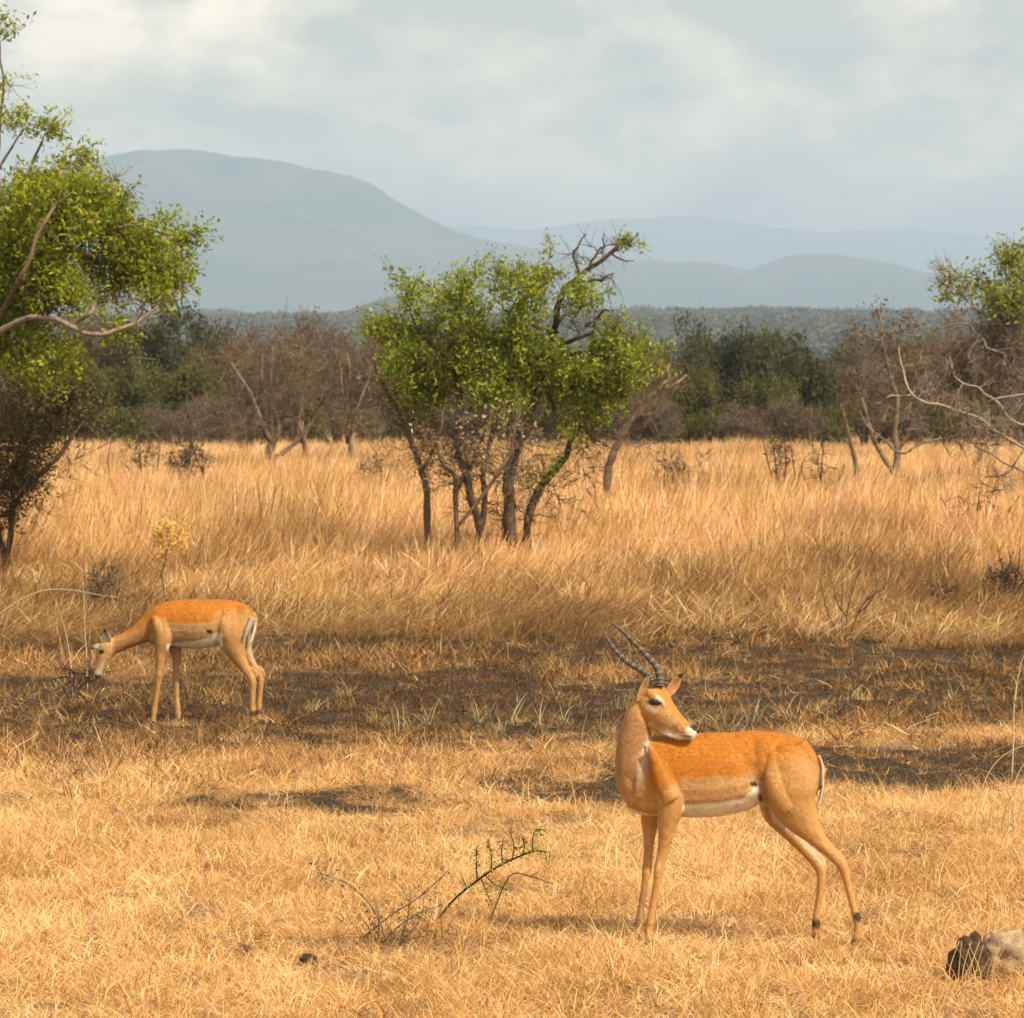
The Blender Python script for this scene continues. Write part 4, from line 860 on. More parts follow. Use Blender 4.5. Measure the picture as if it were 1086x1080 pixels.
plant('dead_shrub', 'grey leafless shrub leaning right behind the green tree', 'shrub', 52.0,
  [[(640,655,0,13),(646,510,0,12),(655,470,0,11),(672,440,0,8),(690,420,0,7),(704,411,0,6),(708,392,0,5),(712,380,0,2)],[(704,411,0,5),(716,408,0,4),(728,398,0,2)],[(672,440,0,6),(690,438,0,5),(700,424,0,3)],[(655,470,0,6),(664,430,0,5),(668,400,0,3)]],
  [], 'paleleaf', 'barkmid', 14, bare=[(690,405,26,26,26),(670,440,28,30,30),(715,400,16,18,12),(680,470,22,24,16),(660,385,20,20,12)], spray=5)

# the left tree, trunk just outside the picture
plant('savanna_tree', 'bright green tree at the left edge with bleached limbs showing under its crown', 'tree', 40.0,
  [[(-62,690,0,36),(-58,600,0,32),(-50,500,0,28),(-32,420,0,24),(-10,360,0,18),(2,300,0,14),(8,245,0,10),(28,190,0,6),(45,150,0,3)],
   [(-32,420,0,16),(-10,360,.4,11),(20,342,.6,9),(48,338,.7,8),(75,346,.8,8),(88,352,.8,7),(110,355,.8,6),(140,344,.7,5),(168,325,.6,3)],
   [(76,346,.8,6),(95,332,.9,6),(109,312,.9,4)],
   [(0,320,0,12),(35,290,.3,9),(65,265,.3,8),(95,250,.3,6),(140,240,.2,4),(180,250,.2,2)],
   [(65,266,.3,6),(100,272,.2,5),(135,284,.1,4),(165,300,.1,2.5)],
   [(8,245,0,7),(-2,180,0,5),(0,130,0,4),(2,85,0,3),(0,45,0,1.5)],[(-2,180,0,4),(12,158,0,3),(22,140,0,2),(40,132,0,1.5)],
   [(28,190,0,4),(48,205,0,3),(66,182,0,2.5),(88,168,0,1.5)],
   [(-10,360,.2,10),(20,300,.8,7),(40,250,.9,6),(60,220,.8,4),(75,205,.8,2)]],
  [(-10,250,45,55,70),(18,232,34,38,66),(60,226,38,32,60),(40,270,42,34,70),(110,238,40,28,70),(150,262,34,30,60),(192,256,16,9,9),(172,290,22,20,30),(118,290,34,28,54),(25,315,40,34,66),(5,360,36,34,56),
   (75,310,30,24,34),(52,380,30,22,28),(86,172,16,9,9),(74,188,14,10,8),(55,138,9,7,6),(13,133,10,8,7),(3,88,10,9,5),(0,42,4,8,3),(132,352,14,8,7),(168,318,14,12,9),(90,212,28,14,22),(40,205,30,12,20)],
  'greenL', 'barkmid', 21, leafsize=(.032, .078), per=84, rad=.14, thin=.68, root=(-62,), bark2='barkpale', pale_limbs=(1, 2), depth=1.1, droop=.5,
  bare=[(70,300,36,26,16),(140,330,40,22,18),(110,370,40,16,14),(120,200,24,14,5),(6,110,10,30,4)])
plant('thorn_shrub', 'dense olive brown shrub under the bright green tree at the left edge', 'shrub', 42.0,
  [[(5,660,0,10),(8,600,0,9),(12,540,0,9),(20,480,0,9),(40,430,0,5),(60,400,0,3)],[(12,540,0,10),(45,500,.2,7),(80,460,.2,5),(100,435,.2,2)],[(8,600,0,10),(-15,520,0,8),(-20,440,0,5),(-10,400,0,3)]],
  [(15,408,44,26,60),(60,415,34,26,44),(20,450,48,30,70),(78,440,26,22,30),(5,490,42,28,54),(48,472,30,24,30),(92,450,16,16,12),(5,520,34,22,44),(-8,545,32,24,40),(35,505,24,20,22)],
  'olive', 'bark', 22, leafsize=(.03, .065), per=26, rad=.13, bare=[(60,480,40,32,34),(90,420,26,30,26),(20,385,40,14,20),(30,530,30,24,22)], depth=1.2, droop=.1)

# the bare sprawling tree at the right edge
plant('savanna_tree', 'half bare tree at the right edge with pale crooked limbs and green tuft on top', 'tree', 44.0,
  [[(1150,690,0,40),(1145,630,0,36),(1138,560,0,32),(1128,500,0,28),(1118,440,0,22),(1108,390,0,16),(1095,345,0,12),(1082,318,0,8),(1070,300,0,5),(1066,280,0,3)],
   [(1132,520,0,14),(1100,505,.4,9),(1080,498,.5,8),(1061,489,.5,7),(1044,477,.5,6),(1030,470,.5,4),(1015,466,.5,2)],
   [(1128,500,0,16),(1100,482,.6,9),(1080,472,.7,9),(1053,455,.7,8),(1033,442,.7,8),(998,431,.7,8),(967,419,.7,7),(958,394,.6,6),(953,368,.5,3)],
   [(967,419,.7,5),(955,421,.7,4.5),(941,422,.7,3.5),(930,428,.7,2)],
   [(1128,500,0,12),(1080,468,-.2,8),(1030,462,-.1,7),(981,469,.2,8),(962,478,.3,7),(946,477,.3,6),(930,460,.3,6),(912,437,.3,3)],
   [(930,458,.3,4),(938,446,.3,4),(943,432,.3,2.5)],
   [(1118,440,0,14),(1086,451,.3,9),(1067,442,.4,8),(1054,422,.4,7),(1036,412,.4,6),(1018,405,.4,5),(1010,390,.4,4),(1006,376,.3,2.5)],
   [(1115,430,0,10),(1086,419,.6,7),(1061,422,.7,6),(1046,428,.7,3)],
   [(1105,385,0,12),(1075,378,.2,8),(1050,368,.3,7),(1038,358,.3,6),(1027,345,.3,6),(1010,343,.3,4),(995,350,.3,3)],
   [(1105,400,0,10),(1067,400,-.3,6),(1040,399,-.3,5),(1015,396,-.3,4),(1003,400,-.3,2)],
   [(1090,335,0,8),(1070,318,.1,6),(1047,304,.1,5),(1030,290,.1,3)],[(1047,304,.1,4),(1030,315,.1,3),(1012,322,.1,2),(1003,328,.1,1.2)],
   [(1080,468,-.2,6),(1061,440,-.1,6),(1054,410,-.1,5),(1066,385,0,4),(1080,360,0,3)],
   [(1086,477,.5,6),(1070,500,.6,5),(1045,506,.6,4)]],
  [(1064,284,15,18,22),(1067,315,24,15,36),(1044,306,12,10,12),(1088,292,10,14,10),(1086,325,16,14,16),(1026,310,8,7,5),(1008,300,6,6,3),(1005,320,6,6,2),(1010,398,14,12,8),(1030,385,14,10,6)],
  'green', 'barkpale', 31, leafsize=(.035, .08), per=30, rad=.12, root=(1150,), bark2='barkpale', pale_limbs=(1, 2, 3, 5, 6, 7, 8), depth=1.2,
  bare=[(1061,350,28,22,70),(1078,378,26,24,66),(1030,375,28,22,60),(1050,410,32,24,66),(1000,385,26,22,50),(1040,445,34,20,40),(990,420,26,20,26),(1015,340,18,14,12),(1020,440,34,22,26),(1070,450,26,24,22),(975,400,24,26,18),(1008,300,14,18,8),(1030,470,40,18,16),(960,450,30,20,14),(1060,510,26,12,10)], spray=9, twig_r=.0062, limb=.50)
plant('thorn_shrub', 'reddish brown twiggy shrub just left of the sprawling bare tree', 'shrub', 58.0,
  [[(955,600,0,14),(953,520,0,12),(950,480,0,10),(952,440,0,8),(945,400,0,6),(935,360,0,4),(932,330,0,2)],[(953,510,0,9),(930,470,0,7),(915,430,0,5),(905,390,0,3)],[(950,480,0,7),(972,440,0,6),(985,410,0,4),(990,380,0,2)],[(915,600,.2,9),(908,500,.2,8),(902,470,.2,6),(892,430,.2,4)]],
  [(915,370,25,22,16),(945,352,20,22,15),(948,385,28,22,22),(905,405,20,20,14),(935,412,30,18,16),(975,385,22,22,14),(933,330,6,6,4),(925,440,22,14,8)], 'rust', 'barkmid', 32, leafsize=(.05, .09), per=12, rad=.17,
  bare=[(920,380,34,34,50),(960,385,36,34,50),(930,440,40,28,34),(895,400,18,30,16),(905,450,26,24,18)], spray=5)

# bare brown trees behind the middle of the field
bare_specs = [
 ('brown leafless tree with a thick leaning trunk, leftmost of the bare trees in the thicket', 73.0, 276, [(272,420,45,36,70),(245,385,28,26,34),(290,372,40,24,50),(255,440,40,22,30),(315,400,30,30,34)], 15),
 ('greyish leafless tree in the middle of the brown thicket', 76.0, 318, [(320,395,42,34,70),(310,365,34,18,36),(345,420,34,28,40),(300,440,34,18,20)], 10),
 ('leafless brown tree at the right end of the thicket beside the green tree', 74.0, 366, [(370,400,38,34,66),(355,372,30,20,30),(392,388,24,26,30),(375,435,36,22,30)], 9)]
for i, (lb, D, x, bl, tw) in enumerate(bare_specs):
    g_ = gy(D); lm = []
    top = [(b[0], b[1]) for b in bl]
    lm.append([(x, g_ + 5, 0, tw), (x + (6 if i else 10), 478, 0, tw * .8), (x + (0 if i else 18), 448, 0, tw * .55), (x + 4, 410, 0, tw * .35), (x + 2, 375, 0, 1.5)])
    for bx, by in top[:4]: lm.append([(x + (2 if i else 12), 470, 0, tw * .45), ((x + bx) / 2 + 5, (450 + by) / 2, random.uniform(-.4, .4), tw * .3), (bx, by, random.uniform(-.5, .5), 2)])
    if i == 0: lm.append([(x - 2, 500, 0, 9), (x + 14, 486, 0, 8), (x + 38, 470, 0, 6), (x + 52, 450, 0, 3)])
    plant('bare_tree', lb, 'tree', D, lm, [(b[0], b[1] + 12, b[2] * .9, b[3] * .8, max(4, b[4] // 5)) for b in bl], 'rust', 'barkmid', 50 + i, leafsize=(.05, .10), per=7, rad=.22, bare=[(a, b + 12, c, d_ * .85, int(n * 1.3)) for a, b, c, d_, n in bl], group='bare brown trees behind the field', spray=6, spray_len=(.15, .42), twig_r=.009)

# small charred shrubs standing in the tall grass
def small_shrub(label, D, x, top, w, n, seed, leaf=None, bark='char', group=None, name='charred_shrub', per=6, lean=0):
    g = np.random.default_rng(seed); g0 = gy(D); lm = []
    for s in range(5):
        a = x + (s - 2) * w * .12 + g.normal(0, w * .1); e_ = x + (s - 2) * w * .35 + lean + g.normal(0, w * .08); t_ = top + abs(s - 2) * (8 if w < 40 else 12) * g.random()
        lm.append([(a, g0 + 3, g.normal(0, .05), 3), ((a + e_) / 2 + g.normal(0, 6), (g0 + t_) / 2 + 5, g.normal(0, .15), 2.0), (e_, t_ + (g0 - t_) * .35 * g.random(), g.normal(0, .2), .8)])
    return plant(name, label, 'shrub', D, lm, [(x + lean * .6, top + (g0 - top) * .28, w * .5, (g0 - top) * .26, n // 2)] if leaf else [], leaf or 'olive', bark, seed,
                 bare=[(x + lean * .6, top + (g0 - top) * .3, w * .5, (g0 - top) * .30, n)], spray=4, spray_len=(.06, .2), twig_r=.007, per=per, rad=.10, leafsize=(.04, .08), group=group)
small_shrub('small dark twiggy shrub in the far grass below the dark green trees at left', 62, 147, 452, 36, 36, 61, 'greybrown')
small_shrub('rounded grey thorny shrub in the grass left of the leaning brown trunk', 60, 200, 455, 46, 80, 62, 'greybrown', per=10)
small_shrub('charred shrub in the golden grass right of the green tree', 56, 712, 474, 42, 44, 63, 'greybrown')
small_shrub('thin charred shrub in the golden grass halfway to the right shrubs', 58, 745, 480, 22, 16, 64)
small_shrub('brown seedling shrub with an upright tip left of the reddish shrub', 54, 828, 440, 30, 34, 65, 'rust')
small_shrub('black burnt shrub leaning right in front of the reddish shrub', 53, 862, 465, 30, 30, 66, None, lean=14)
small_shrub('dark low shrub in the grass at the foot of the sprawling bare tree', 46, 1040, 505, 60, 30, 67)
small_shrub('low bare shrub in the grass behind the lone yellow bush', 45, 250, 552, 40, 22, 68, 'olive')
small_shrub('short grey stump shrub beside the leafless trees left of the green tree', 57, 402, 470, 34, 24, 69, 'greybrown', 'barkmid')

# ---------------------------------------------------------------- distant thickets behind the field
def bush_proto(name, kind, seed, leaf, bark, w=3.2, h=3.2, n=190, per=44, ls=(.09, .19)):
    g = np.random.default_rng(seed); wood = MB(); leaves = []; lv = []
    lobes = []
    for i in range(9):
        a = g.random() * 6.28; r = w * .5 * g.random() ** .6; lobes.append((r * math.cos(a), r * math.sin(a), h * (.38 + .42 * g.random()), w * (.16 + .12 * g.random()), h * (.14 + .1 * g.random())))
    for lx, ly, lz, lr, lh in lobes:
        tube(wood, [(lx * .1, ly * .1, -.1), (lx * .25, ly * .25, lz * .4), (lx * .7, ly * .7, lz * .75), (lx, ly, lz)], [.09, .07, .05, .02], 6, var=g.random())
        for _ in range(n // 9 * 2 if kind == 'bare' else n // 9):
            u = g.normal(size=3); u /= np.linalg.norm(u); u *= g.random() ** .4
            p = np.array([lx + u[0] * lr * 1.25, ly + u[1] * lr * 1.25, max(.15, lz + u[2] * lh * 1.25)]); vv = g.random()
            for _ in range(4 if kind == 'bare' else 1):
                q = p + g.normal(0, .22, 3); tube(wood, [p + (np.array([lx, ly, lz]) - p) * .5, p, q], [.016, .012, .006], 3, var=g.random(), cap=False)
            m = per; leaves.append(p + g.normal(0, .17, (m, 3))); lv.append(np.full(m, vv))
        for _ in range(n // 22):          # low skirt so that the bush closes towards the ground
            a = g.random() * 6.28; r = w * .42 * g.random() ** .5; leaves.append(np.array([r * math.cos(a), r * math.sin(a), h * .32 * g.random()]) + g.normal(0, .2, (per, 3))); lv.append(np.full(per, g.random()))
    c = np.concatenate(leaves); c[:, 2] = np.maximum(c[:, 2], .05); V, Q = leaf_quads(c, g, ls, .5, .1)
    mb = MB(); mb.add(V, Q, None, np.clip(np.repeat(np.concatenate(lv) * .6 + g.random(len(c)) * .4, 4), 0, 1))
    return wood.mesh('trunk', M[bark], True), mb.mesh('crown', M[leaf])
protos = {'dark': [bush_proto('d', 'leaf', 700 + i, 'evergreen', 'bark') for i in range(3)],
          'mid': [bush_proto('m', 'leaf', 710 + i, 'midgreen', 'bark') for i in range(2)],
          'brown': [bush_proto('b', 'bare', 720 + i, 'greybrown', 'barkmid', per=12, ls=(.06, .12)) for i in range(3)],
          'rust': [bush_proto('r', 'bare', 730 + i, 'rust', 'barkmid', per=14, ls=(.06, .12)) for i in range(2)]}
def bush(kind, px, top, D, wpx, label, group, cat='tree', name=None):
    k = D / F_PX; h = (gy(D) - top) * k; tm, cm = random.choice(protos[kind])
    x = (px - 543) * k; o = empty(name or {'dark': 'evergreen_tree', 'mid': 'leafy_shrub', 'brown': 'bare_shrub', 'rust': 'rusty_shrub'}[kind], (x, D, 0))
    o.rotation_euler = (0, 0, random.uniform(0, 6.28)); w = wpx * k; o.scale = (w / 3.4, w / 3.4, h / 2.75)
    tag(o, label, cat, group); link('trunk', tm, o); link('crown', cm, o)
    return o
LG = 'dark trees at the left behind the field'; RG = 'dark trees between the green tree and the reddish shrub'
bush('dark', 182, 345, 128, 90, 'tallest dark evergreen of the left group, right of the bright green tree', LG)
bush('dark', 128, 362, 118, 80, 'dark evergreen beneath the bleached limbs of the left tree', LG)
bush('dark', 218, 368, 120, 70, 'dark evergreen touching the brown thicket on the left', LG)
bush('mid', 150, 398, 108, 84, 'lower mid green bush in front of the dark trees at left', LG, 'shrub')
bush('mid', 206, 396, 106, 74, 'mid green bush beside the leaning brown trunk', LG, 'shrub')
bush('mid', 95, 400, 104, 70, 'olive green bush at the foot of the left shrub', LG, 'shrub')
bush('dark', 762, 358, 122, 84, 'highest rounded dark tree right of the green tree', RG)
bush('dark', 722, 378, 118, 74, 'dark tree closest to the leaning grey shrub', RG)
bush('dark', 800, 368, 124, 76, 'dark tree with a yellowish top in the right group', RG)
bush('mid', 806, 362, 136, 50, 'yellowish green crown rising behind the right group of dark trees', RG)
bush('dark', 842, 374, 120, 80, 'dark tree left of the reddish brown shrub', RG)
bush('dark', 885, 384, 126, 76, 'dark tree partly hidden by the reddish brown shrub', RG)
bush('dark', 690, 398, 130, 60, 'small dark tree seen past the trunk of the green tree', RG)
bush('mid', 742, 405, 104, 60, 'low green bush in front of the highest dark tree', RG, 'shrub')
bush('mid', 822, 410, 103, 64, 'low green bush in front of the dark trees at right', RG, 'shrub')
BG = 'brown scrub along the far edge of the grass'
SCRUB = [705,750,795,838,878,670,920,120,175,225,60,10,262,310,355,400,445,490,535,580,625,965,1010,1055,1095]
ORD = ['first','second','third','fourth','fifth','sixth','seventh','eighth','ninth','tenth','eleventh','twelfth','thirteenth','fourteenth','fifteenth','sixteenth','seventeenth','eighteenth','nineteenth','twentieth','twenty-first','twenty-second','twenty-third','twenty-fourth','twenty-fifth']
for i, (px, top, D, w) in enumerate([(705,432,101,56),(750,436,100,60),(795,438,99,56),(838,432,99,60),(878,428,100,60),(670,430,102,60),(920,430,101,60),(120,428,99,64),(175,432,99,60),(225,430,100,60),(60,424,101,70),(10,420,104,80),
                                     (262,425,101,64),(310,420,100,64),(355,418,101,60),(400,418,101,60),(445,415,101,60),(490,415,102,60),(535,412,101,60),(580,412,101,60),(625,415,101,60),(965,425,101,64),(1010,420,100,64),(1055,418,101,64),(1095,415,101,64)]):
    bush('mid' if i % 3 == 1 else 'brown', px, top + (10 if i % 3 == 1 else 0), D, w * 1.15, '%s from the left among low scrub bushes at the far edge of the grass' % ORD[sorted(SCRUB).index(px)], BG, 'shrub')
RG2 = 'brown thicket behind the bare trees'
for i, (px, top, D, w, kd, lb) in enumerate([
    (235,366,112,80,'rust','reddish brown bush rising just right of the left dark trees'),(285,358,110,86,'rust','reddish brown bush behind the thick leaning trunk'),(335,360,112,86,'brown','grey brown bush forming the crest of the brown thicket'),
    (385,362,110,84,'rust','reddish brown bush behind the small dead sapling'),(430,362,112,80,'brown','brown bush seen through the left side of the green tree'),(480,372,114,80,'brown','brown bush hidden behind the middle of the green tree'),
    (530,380,112,80,'brown','brown bush behind the right trunks of the green tree'),(590,380,114,80,'brown','brown bush behind the lower right leaves of the green tree'),(645,384,112,74,'rust','brownish bush between the green tree and the dark trees'),
    (690,380,110,60,'rust','reddish bush above the leaning grey shrub'),
    (935,386,112,80,'brown','brown bush behind the reddish shrub'),(985,372,114,80,'mid','dull green bush behind the sprawling tree'),(1035,366,112,80,'brown','brown bush behind the pale limbs at the right edge'),(1085,358,112,90,'brown','brown bush in the lower right corner of the treeline'),
    (140,352,146,80,'rust','faint brown crown above the left dark trees'),(205,350,150,80,'brown','pale brown crown behind the tallest left evergreen'),(30,350,130,90,'brown','brown bush behind the bright green tree'),(80,352,130,80,'brown','brown bush behind the bleached limbs')]):
    bush(kd, px, top, D, w, lb, RG2, 'shrub')

# ---------------------------------------------------------------- small plants and debris in the grass
def blade_plant(name, label, cat, D, px, stems, mat, group=None, width=1.6, part='stems'):
    """stems: list of [(px, py, depth m)...] drawn as thin tapering tubes, radius in px"""
    k = D / F_PX; rl = Vector((P(px, gy(D), D).x, D, 0.0)); mb = MB()
    for st in stems:
        q = smoothpath([(a[0], a[1], a[2] if len(a) > 2 else 0) for a in st], 4)
        pts = [tuple(P(a, b, D - d)) for a, b, d in q]; n = len(pts)
        tube(mb, pts, width * .5 * k * np.linspace(1, .35, n), 4, var=rng.random())
    o = link(name, mb.mesh(name, mat, True, rl), None, rl); return tag(o, label, cat, group)
M['stump'] = bark_mat('burnt_stump', (0.018, 0.013, 0.010), (0.12, 0.075, 0.045), 45)
M['stalk'] = leaf_mat('dry_stalk', [(0, (0.38, 0.25, 0.12)), (1, (0.66, 0.50, 0.28))], 0.1)
# fallen thorny branch with small green leaves
def sprig(name, label, D, limbs, leafpts, seed, bark='bark', leaf='green', per=7, sp=.018, ls=(.010, .024)):
    g = np.random.default_rng(seed); k = D / F_PX; rl = Vector((P(limbs[0][0][0], gy(D), D).x, D, 0.0)); o = tag(empty(name, rl), label, 'plant')
    mb = MB(); lc = []
    for L in limbs:
        q = smoothpath(L, 5); pts = np.array([tuple(P(a, b, D - d)) for a, b, d in q[:, :3]]); tube(mb, pts, q[:, 3] * k * .5, 5, var=g.random())
        if leafpts:
            for i in range(2, len(pts)):
                if g.random() < leafpts: lc.append(pts[i] + g.normal(0, sp, (per, 3)))
                if g.random() < .6: e_ = pts[i] + g.normal(0, .022, 3); tube(mb, [pts[i], e_], [.0016, .0006], 3, var=.5, cap=False)
    link('stem', mb.mesh('stem', M[bark], True, rl), o)
    if lc:
        c = np.concatenate(lc); V, Q = leaf_quads(c, g, ls, .5); mb = MB(); mb.add(V, Q, None, np.repeat(g.random(len(c)), 4)); link('leaves', mb.mesh('leaves', M[leaf], False, rl), o)
    return o
sprig('thorny_sprig', 'slanting thorny branch with small green leaves in the pale grass', 18.3,
      [[(458,985,0,2.6),(478,958,0,2.6),(500,939,.03,2.5),(522,923,.05,2.4),(545,911,.05,2.1),(567,903,.05,1.8),(583,904,.05,1)],
       [(506,932,.03,1.8),(505,915,.06,1.5),(506,898,.08,1)],[(521,924,.04,2),(521,908,.02,1.6),(518,892,0,1)],[(533,917,.04,1.8),(532,904,.0,1.4),(534,890,.02,.9)],
       [(543,912,.04,1.8),(545,898,.02,1.4),(541,882,.03,.9)],[(555,907,.04,1.8),(556,896,.0,1.4),(553,884,.02,.9)],[(565,904,.04,1.8),(565,892,.05,1.5),(568,881,.05,1),(578,880,.05,.8)],
       [(578,904,.05,1.4),(580,914,.06,1)],[(514,928,.04,1.6),(525,938,.08,1.3),(538,944,.1,1)],[(510,931,.04,1.5),(516,946,.08,1.2),(522,960,.1,.9)],[(495,942,.03,1.4),(490,930,0,1)]],
      .9, 801, per=5, sp=.013, ls=(.008, .02))
sprig('dry_sprig', 'low straggling plant with thin brown stems left of the thorny branch', 17.6,
      [[(414,1010,0,2.6),(398,968,.05,2.3),(373,940,.05,2),(350,930,.05,1.6),(331,923,.05,1)],[(372,1006,0,2.6),(413,972,.03,2.2),(440,955,.03,1.8),(458,940,.03,1.6),(477,922,.03,1)],
       [(400,1012,0,2.4),(420,985,.0,2),(446,968,0,1.6),(462,962,0,1)],[(405,1010,.0,2.2),(392,985,.1,1.8),(380,970,.1,1.2)],[(420,1008,0,2),(432,975,-.05,1.6),(436,945,-.05,1)],
       [(395,1012,0,2),(430,998,.1,1.6),(455,992,.1,1)],[(400,1010,0,2),(402,975,.1,1.6),(396,950,.1,1)],[(410,1010,0,2),(425,1000,.05,1.6),(446,975,.05,1.2),(450,950,.05,1)]],
      .30, 802, bark='barkmid', leaf='olive', per=9, sp=.028)
sprig('dry_twig', 'thin brown twig arching right of the thorny branch', 18.2, [[(520,975,0,1.6),(540,930,.02,1.5),(560,929,.03,1.3),(587,938,.04,.8)],[(562,930,.03,1.2),(572,924,.03,.7)]], 0, 803, bark='barkmid')
sprig('green_sprig', 'tiny grey green sprig alone in the grass at lower left', 17.2, [[(258,1018,0,1.4),(256,1008,0,1.2),(252,1000,0,.8)],[(258,1016,0,1.2),(263,1006,.02,.8)]], .8, 804, leaf='greybrown', per=5)

def lump(name, label, cat, D, px, w, h, seed, mat, sink=.2, rough=.35):
    """irregular clod, w by h photo pixels"""
    k = D / F_PX; n = 26; th = np.linspace(0, math.pi, n); ph = np.arange(2 * n) * math.pi / n
    V = np.stack([np.outer(np.sin(th), np.cos(ph)), np.outer(np.sin(th), np.sin(ph)), np.outer(np.cos(th), np.ones(2 * n))], -1).reshape(-1, 3)
    d = np.array([mnoise.fractal(Vector(v) * 2.2 + Vector((seed, 0, 0)), 1.0, 2.2, 5) for v in V]); V = V * (1 + rough * d)[:, None]
    V = V * np.array([w * k * .5, w * k * .4, h * k * .62]) + np.array([0, 0, h * k * (.5 - sink)])
    i = np.arange(n - 1)[:, None] * 2 * n; j = np.arange(2 * n)[None]; kk = (j + 1) % (2 * n); mb = MB()
    mb.add(V, np.stack([i + j, i + j + 2 * n, i + kk + 2 * n, i + kk], -1).reshape(-1, 4))
    rl = (P(px, gy(D), D).x, D, 0.0); return tag(link(name, mb.mesh(name, M[mat], True), None, rl), label, cat)
lump('dung_clod', 'small dark clod lying in the pale grass at lower left', 'clod', gD(1029), 327, 21, 13, 3, 'char', .05)
rl = lump('burnt_stump', 'squat charred stump half buried in straw at lower right', 'stump', gD(1046), 1028, 44, 50, 11, 'stump', .12, .32)
# straw heap beside the stump and blades across it
def straw_heap(name, label, D, px, w, h, n, seed, mat, flat=.8):
    g = np.random.default_rng(seed); k = D / F_PX; mb = MB()
    a = g.random(n) * 6.28; r = np.sqrt(g.random(n)); c = np.stack([r * np.cos(a) * w * k * .5, r * np.sin(a) * w * k * .4, h * k * (1 - r ** 2) * g.random(n)], -1)
    V, Q, va, hh = blades(n, .001, (.05, .16), (.002, .004), (.5, 1.5), (.1, .9), seed + 1, segs=4, wig=.9)
    V = V.reshape(n, -1, 3) + c[:, None, :]; V[..., 2] = np.maximum(V[..., 2], .002); mb.add(V.reshape(-1, 3), Q, None, va, hh)
    rl = Vector((P(px, gy(D), D).x, D, 0.0)); return tag(link(name, mb.mesh(name, mat, False), None, rl), label, 'straw')
M['straw_plain'] = leaf_mat('straw_loose', [(0, (0.40, 0.24, 0.09)), (0.3, (0.66, 0.44, 0.19)), (0.7, (0.82, 0.60, 0.31)), (1, (0.92, 0.78, 0.52))], 0.25)
M['rock'] = bark_mat('pale_rock', (0.20, 0.14, 0.085), (0.42, 0.31, 0.19), 30)
lump('rock', 'pale grey tan rock at the lower right edge behind the charred stump', 'rock', gD(1041), 1066, 74, 50, 23, 'rock', .16, .42)
straw_heap('loose_straw', 'loose pale straw lying against the pale rock at the lower right edge', gD(1043), 1072, 60, 30, 1100, 90, M['straw_plain'])
M['pale'] = M['paleshoots']
blade_plant('dry_stalks', 'pale grass stalks standing in front of the charred stump', 'grass', gD(1050), 1032,
            [[(x, 1052), (x + rng.normal(0, 3), 1030), (x + rng.normal(0, 8), 1004 - 8 * rng.random())] for x in (1012, 1016, 1022, 1026, 1029, 1034, 1040, 1047, 1054)] + [[(1020, 1040), (1030, 1022), (1038, 1000)], [(1030, 1048), (1040, 1034), (1050, 1014)]], M['straw_plain'], width=1.5)
# bent pale stalks at the right edge and at left
blade_plant('dry_stalks', 'clump of long bent pale stalks at the right edge above the foreground grass', 'grass', 21.5, 1060,
            [[(1034,900),(1036,858),(1046,825),(1060,805),(1080,793),(1100,790)],[(1068,900),(1072,850),(1080,820),(1095,800)],[(1060,905),(1064,870),(1072,845),(1090,815)],[(1048,900),(1052,862),(1058,838)],[(1075,905),(1074,860),(1068,835)],
             [(1040,900),(1046,880),(1052,862),(1066,850)],[(1082,900),(1080,868),(1090,840)],[(1058,838),(1072,836),(1090,838)],[(1050,900),(1060,880),(1078,862),(1095,858)],[(1072,905),(1060,880),(1056,868)]], M['stalk'], width=1.8)
blade_plant('dry_stalks', 'single tall thin stalk standing above the burnt strip at the right edge', 'grass', 24.5, 1072, [[(1073,830),(1075,780),(1076,740),(1083,704),(1087,694)],[(1076,745),(1078,728),(1074,716)]], M['stalk'], width=1.7)
blade_plant('dry_stalks', 'long pale stem arching over the charred patch at the left edge', 'grass', 37.0, 60, [[(-30,690),(-10,660),(15,640),(40,628),(60,625),(84,627),(105,631),(126,634)]], M['stalk'], width=1.3)
blade_plant('dry_stalks', 'upright pale stick left of the browsing impala head', 'stick', 30.5, 92, [[(93,738),(92,700),(90,665),(89,630),(86,598)]], M['stalk'], width=1.3)
blade_plant('dry_stalks', 'leaning pale stick at far left beside the charred patch', 'stick', 31.5, 75, [[(77,728),(74,695),(68,665),(59,638)]], M['stalk'], width=1.3)
blade_plant('fallen_stick', 'curved dark stick lying on the stubble at the left edge', 'stick', 29.5, 20, [[(-8,738),(12,740),(32,745),(58,747)],[(12,740),(22,748),(30,757)]], M['barkmid'], width=2.2)
# charred clump where the left impala browses
k_ = None
small_shrub('black charred clump of twigs under the browsing impala muzzle', 30.0, 86, 706, 36, 14, 901, None, 'char', per=6)
small_shrub('dull olive shrub at the edge of the tall grass above the browsing impala', 38.0, 112, 596, 44, 30, 902, 'olive', 'barkmid', per=5)
def seedling(label, D, stems, seed, mat='bark', width=2.0):
    k = D / F_PX; b = stems[0][0][0]; o = blade_plant('bare_seedling', label, 'shrub', D, b, stems, M[mat], width=width); return o
seedling('thin dark forked seedling at the edge of the burnt strip on the right', 36.5,
         [[(896,684),(893,660),(893,635),(894,608)],[(897,684),(898,655),(903,630),(911,606)],[(898,684),(910,650),(920,635),(932,616)],[(895,684),(878,650),(872,625),(867,604)],[(910,650),(922,640),(930,622),(928,606)],[(920,636),(938,622),(944,610)],[(898,655),(888,640),(884,622)]], 903)
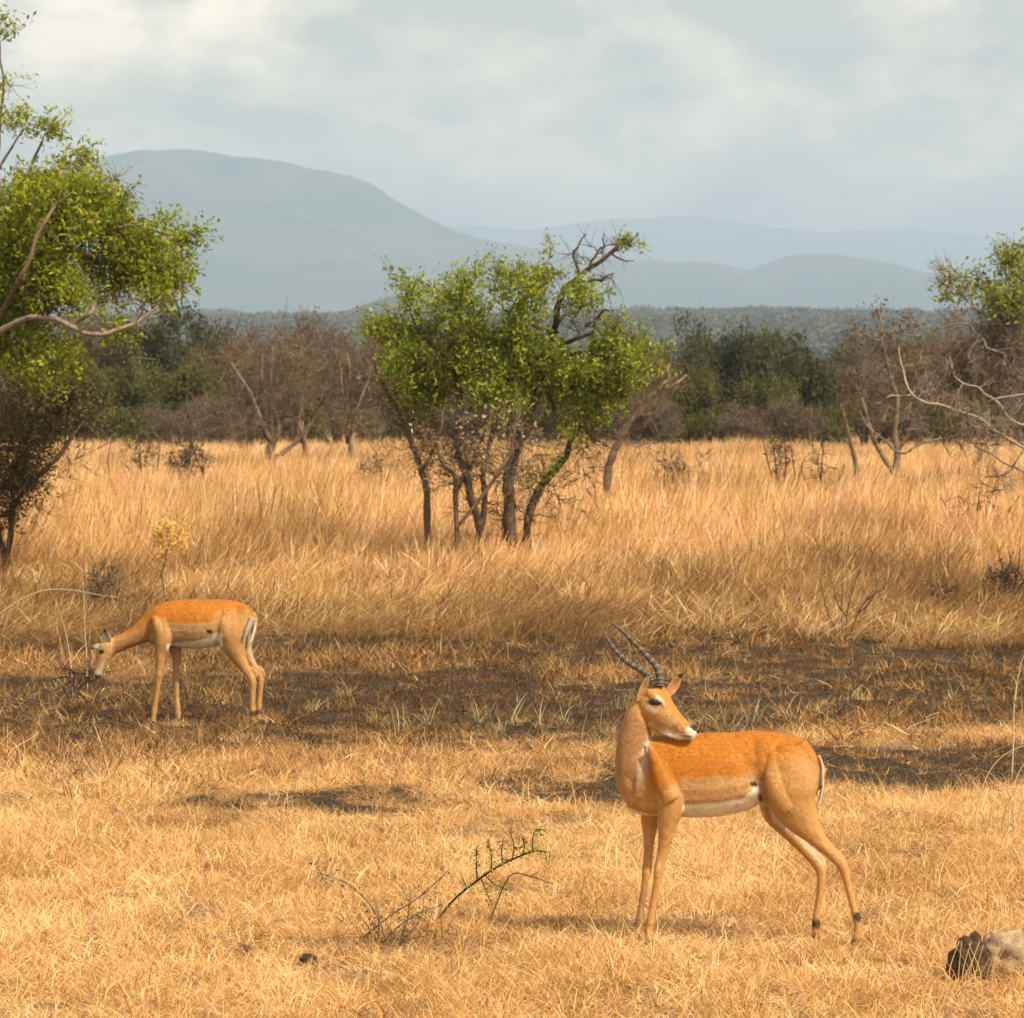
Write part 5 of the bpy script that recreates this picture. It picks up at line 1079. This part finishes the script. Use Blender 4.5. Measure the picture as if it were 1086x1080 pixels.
seedling('reddish twiggy seedling in the tall grass at the right edge', 38.5,
         [[(1068,668),(1066,640),(1064,610),(1058,580)],[(1068,668),(1074,635),(1080,605),(1082,580)],[(1066,640),(1056,615),(1048,598)],[(1074,635),(1086,615),(1092,600)],[(1065,612),(1072,596),(1070,584)]], 904, 'bark', 2.4)
small_shrub('reddish brown low shrub in front of the tall grass at the right edge', 38.8, 1068, 604, 40, 34, 905, 'rust', 'bark', per=5)
small_shrub('small dark clump on the face of the tall grass at right', 38.2, 1004, 618, 36, 26, 906, None, 'char', per=5)
plant('yellow_bush', 'small bright yellow bush on a thin stem above the browsing impala', 'plant', 39.0,
      [[(176,668,0,3.5),(174,640,0,3),(174,610,0,2.6),(177,585,0,2),(180,570,0,1.2)]], [(182,566,18,10,20),(170,576,10,7,8),(190,578,9,7,6),(176,592,8,8,4)], 'yellow', 'barkmid', 907, leafsize=(.02, .05), per=30, rad=.08, spray=4, spray_len=(.03, .12), twig_r=.003)
# upright pale tufts left standing on the burnt strip
g = np.random.default_rng(55)
TX = [408,432,452,506,548,575,600,528,752,776,802,835,864,272,330,640,720,660,905,470,1006,365]
for i, (x, y, h, w) in enumerate([(408,772,34,22),(432,776,30,20),(452,770,36,18),(506,768,36,16),(548,772,40,24),(575,774,34,20),(600,770,30,20),(528,776,26,20),(752,772,40,22),(776,778,38,22),(802,768,36,22),(835,762,34,20),(864,758,30,18),(272,760,22,18),(330,756,24,18),(640,778,30,18),(720,764,30,18),(660,752,26,18),(905,742,26,20),(470,792,22,20),(1006,742,24,20),(365,740,22,18)]):
    D = gD(y); k = D / F_PX; mb = MB()
    V, Q, va, hh = blades(int(8 + w * .6), w * k * .5, (h * k * .3, h * k * 1.1), (.004, .009), (.0, .75), (.0, 1.3), 950 + i, segs=5, wig=.25, wprof=[1, 1, .95, .85, .6, .2])
    mb.add(V, Q, None, va, hh); tag(link('grass_tuft', mb.mesh('grass_tuft', M['paleshoots'], False), None, (P(x, y, D).x, D, 0)), '%s from the left among the upright pale tufts sprouting on the burnt strip' % ORD[sorted(TX).index(x)], 'grass tuft', 'pale tufts on the burnt strip')
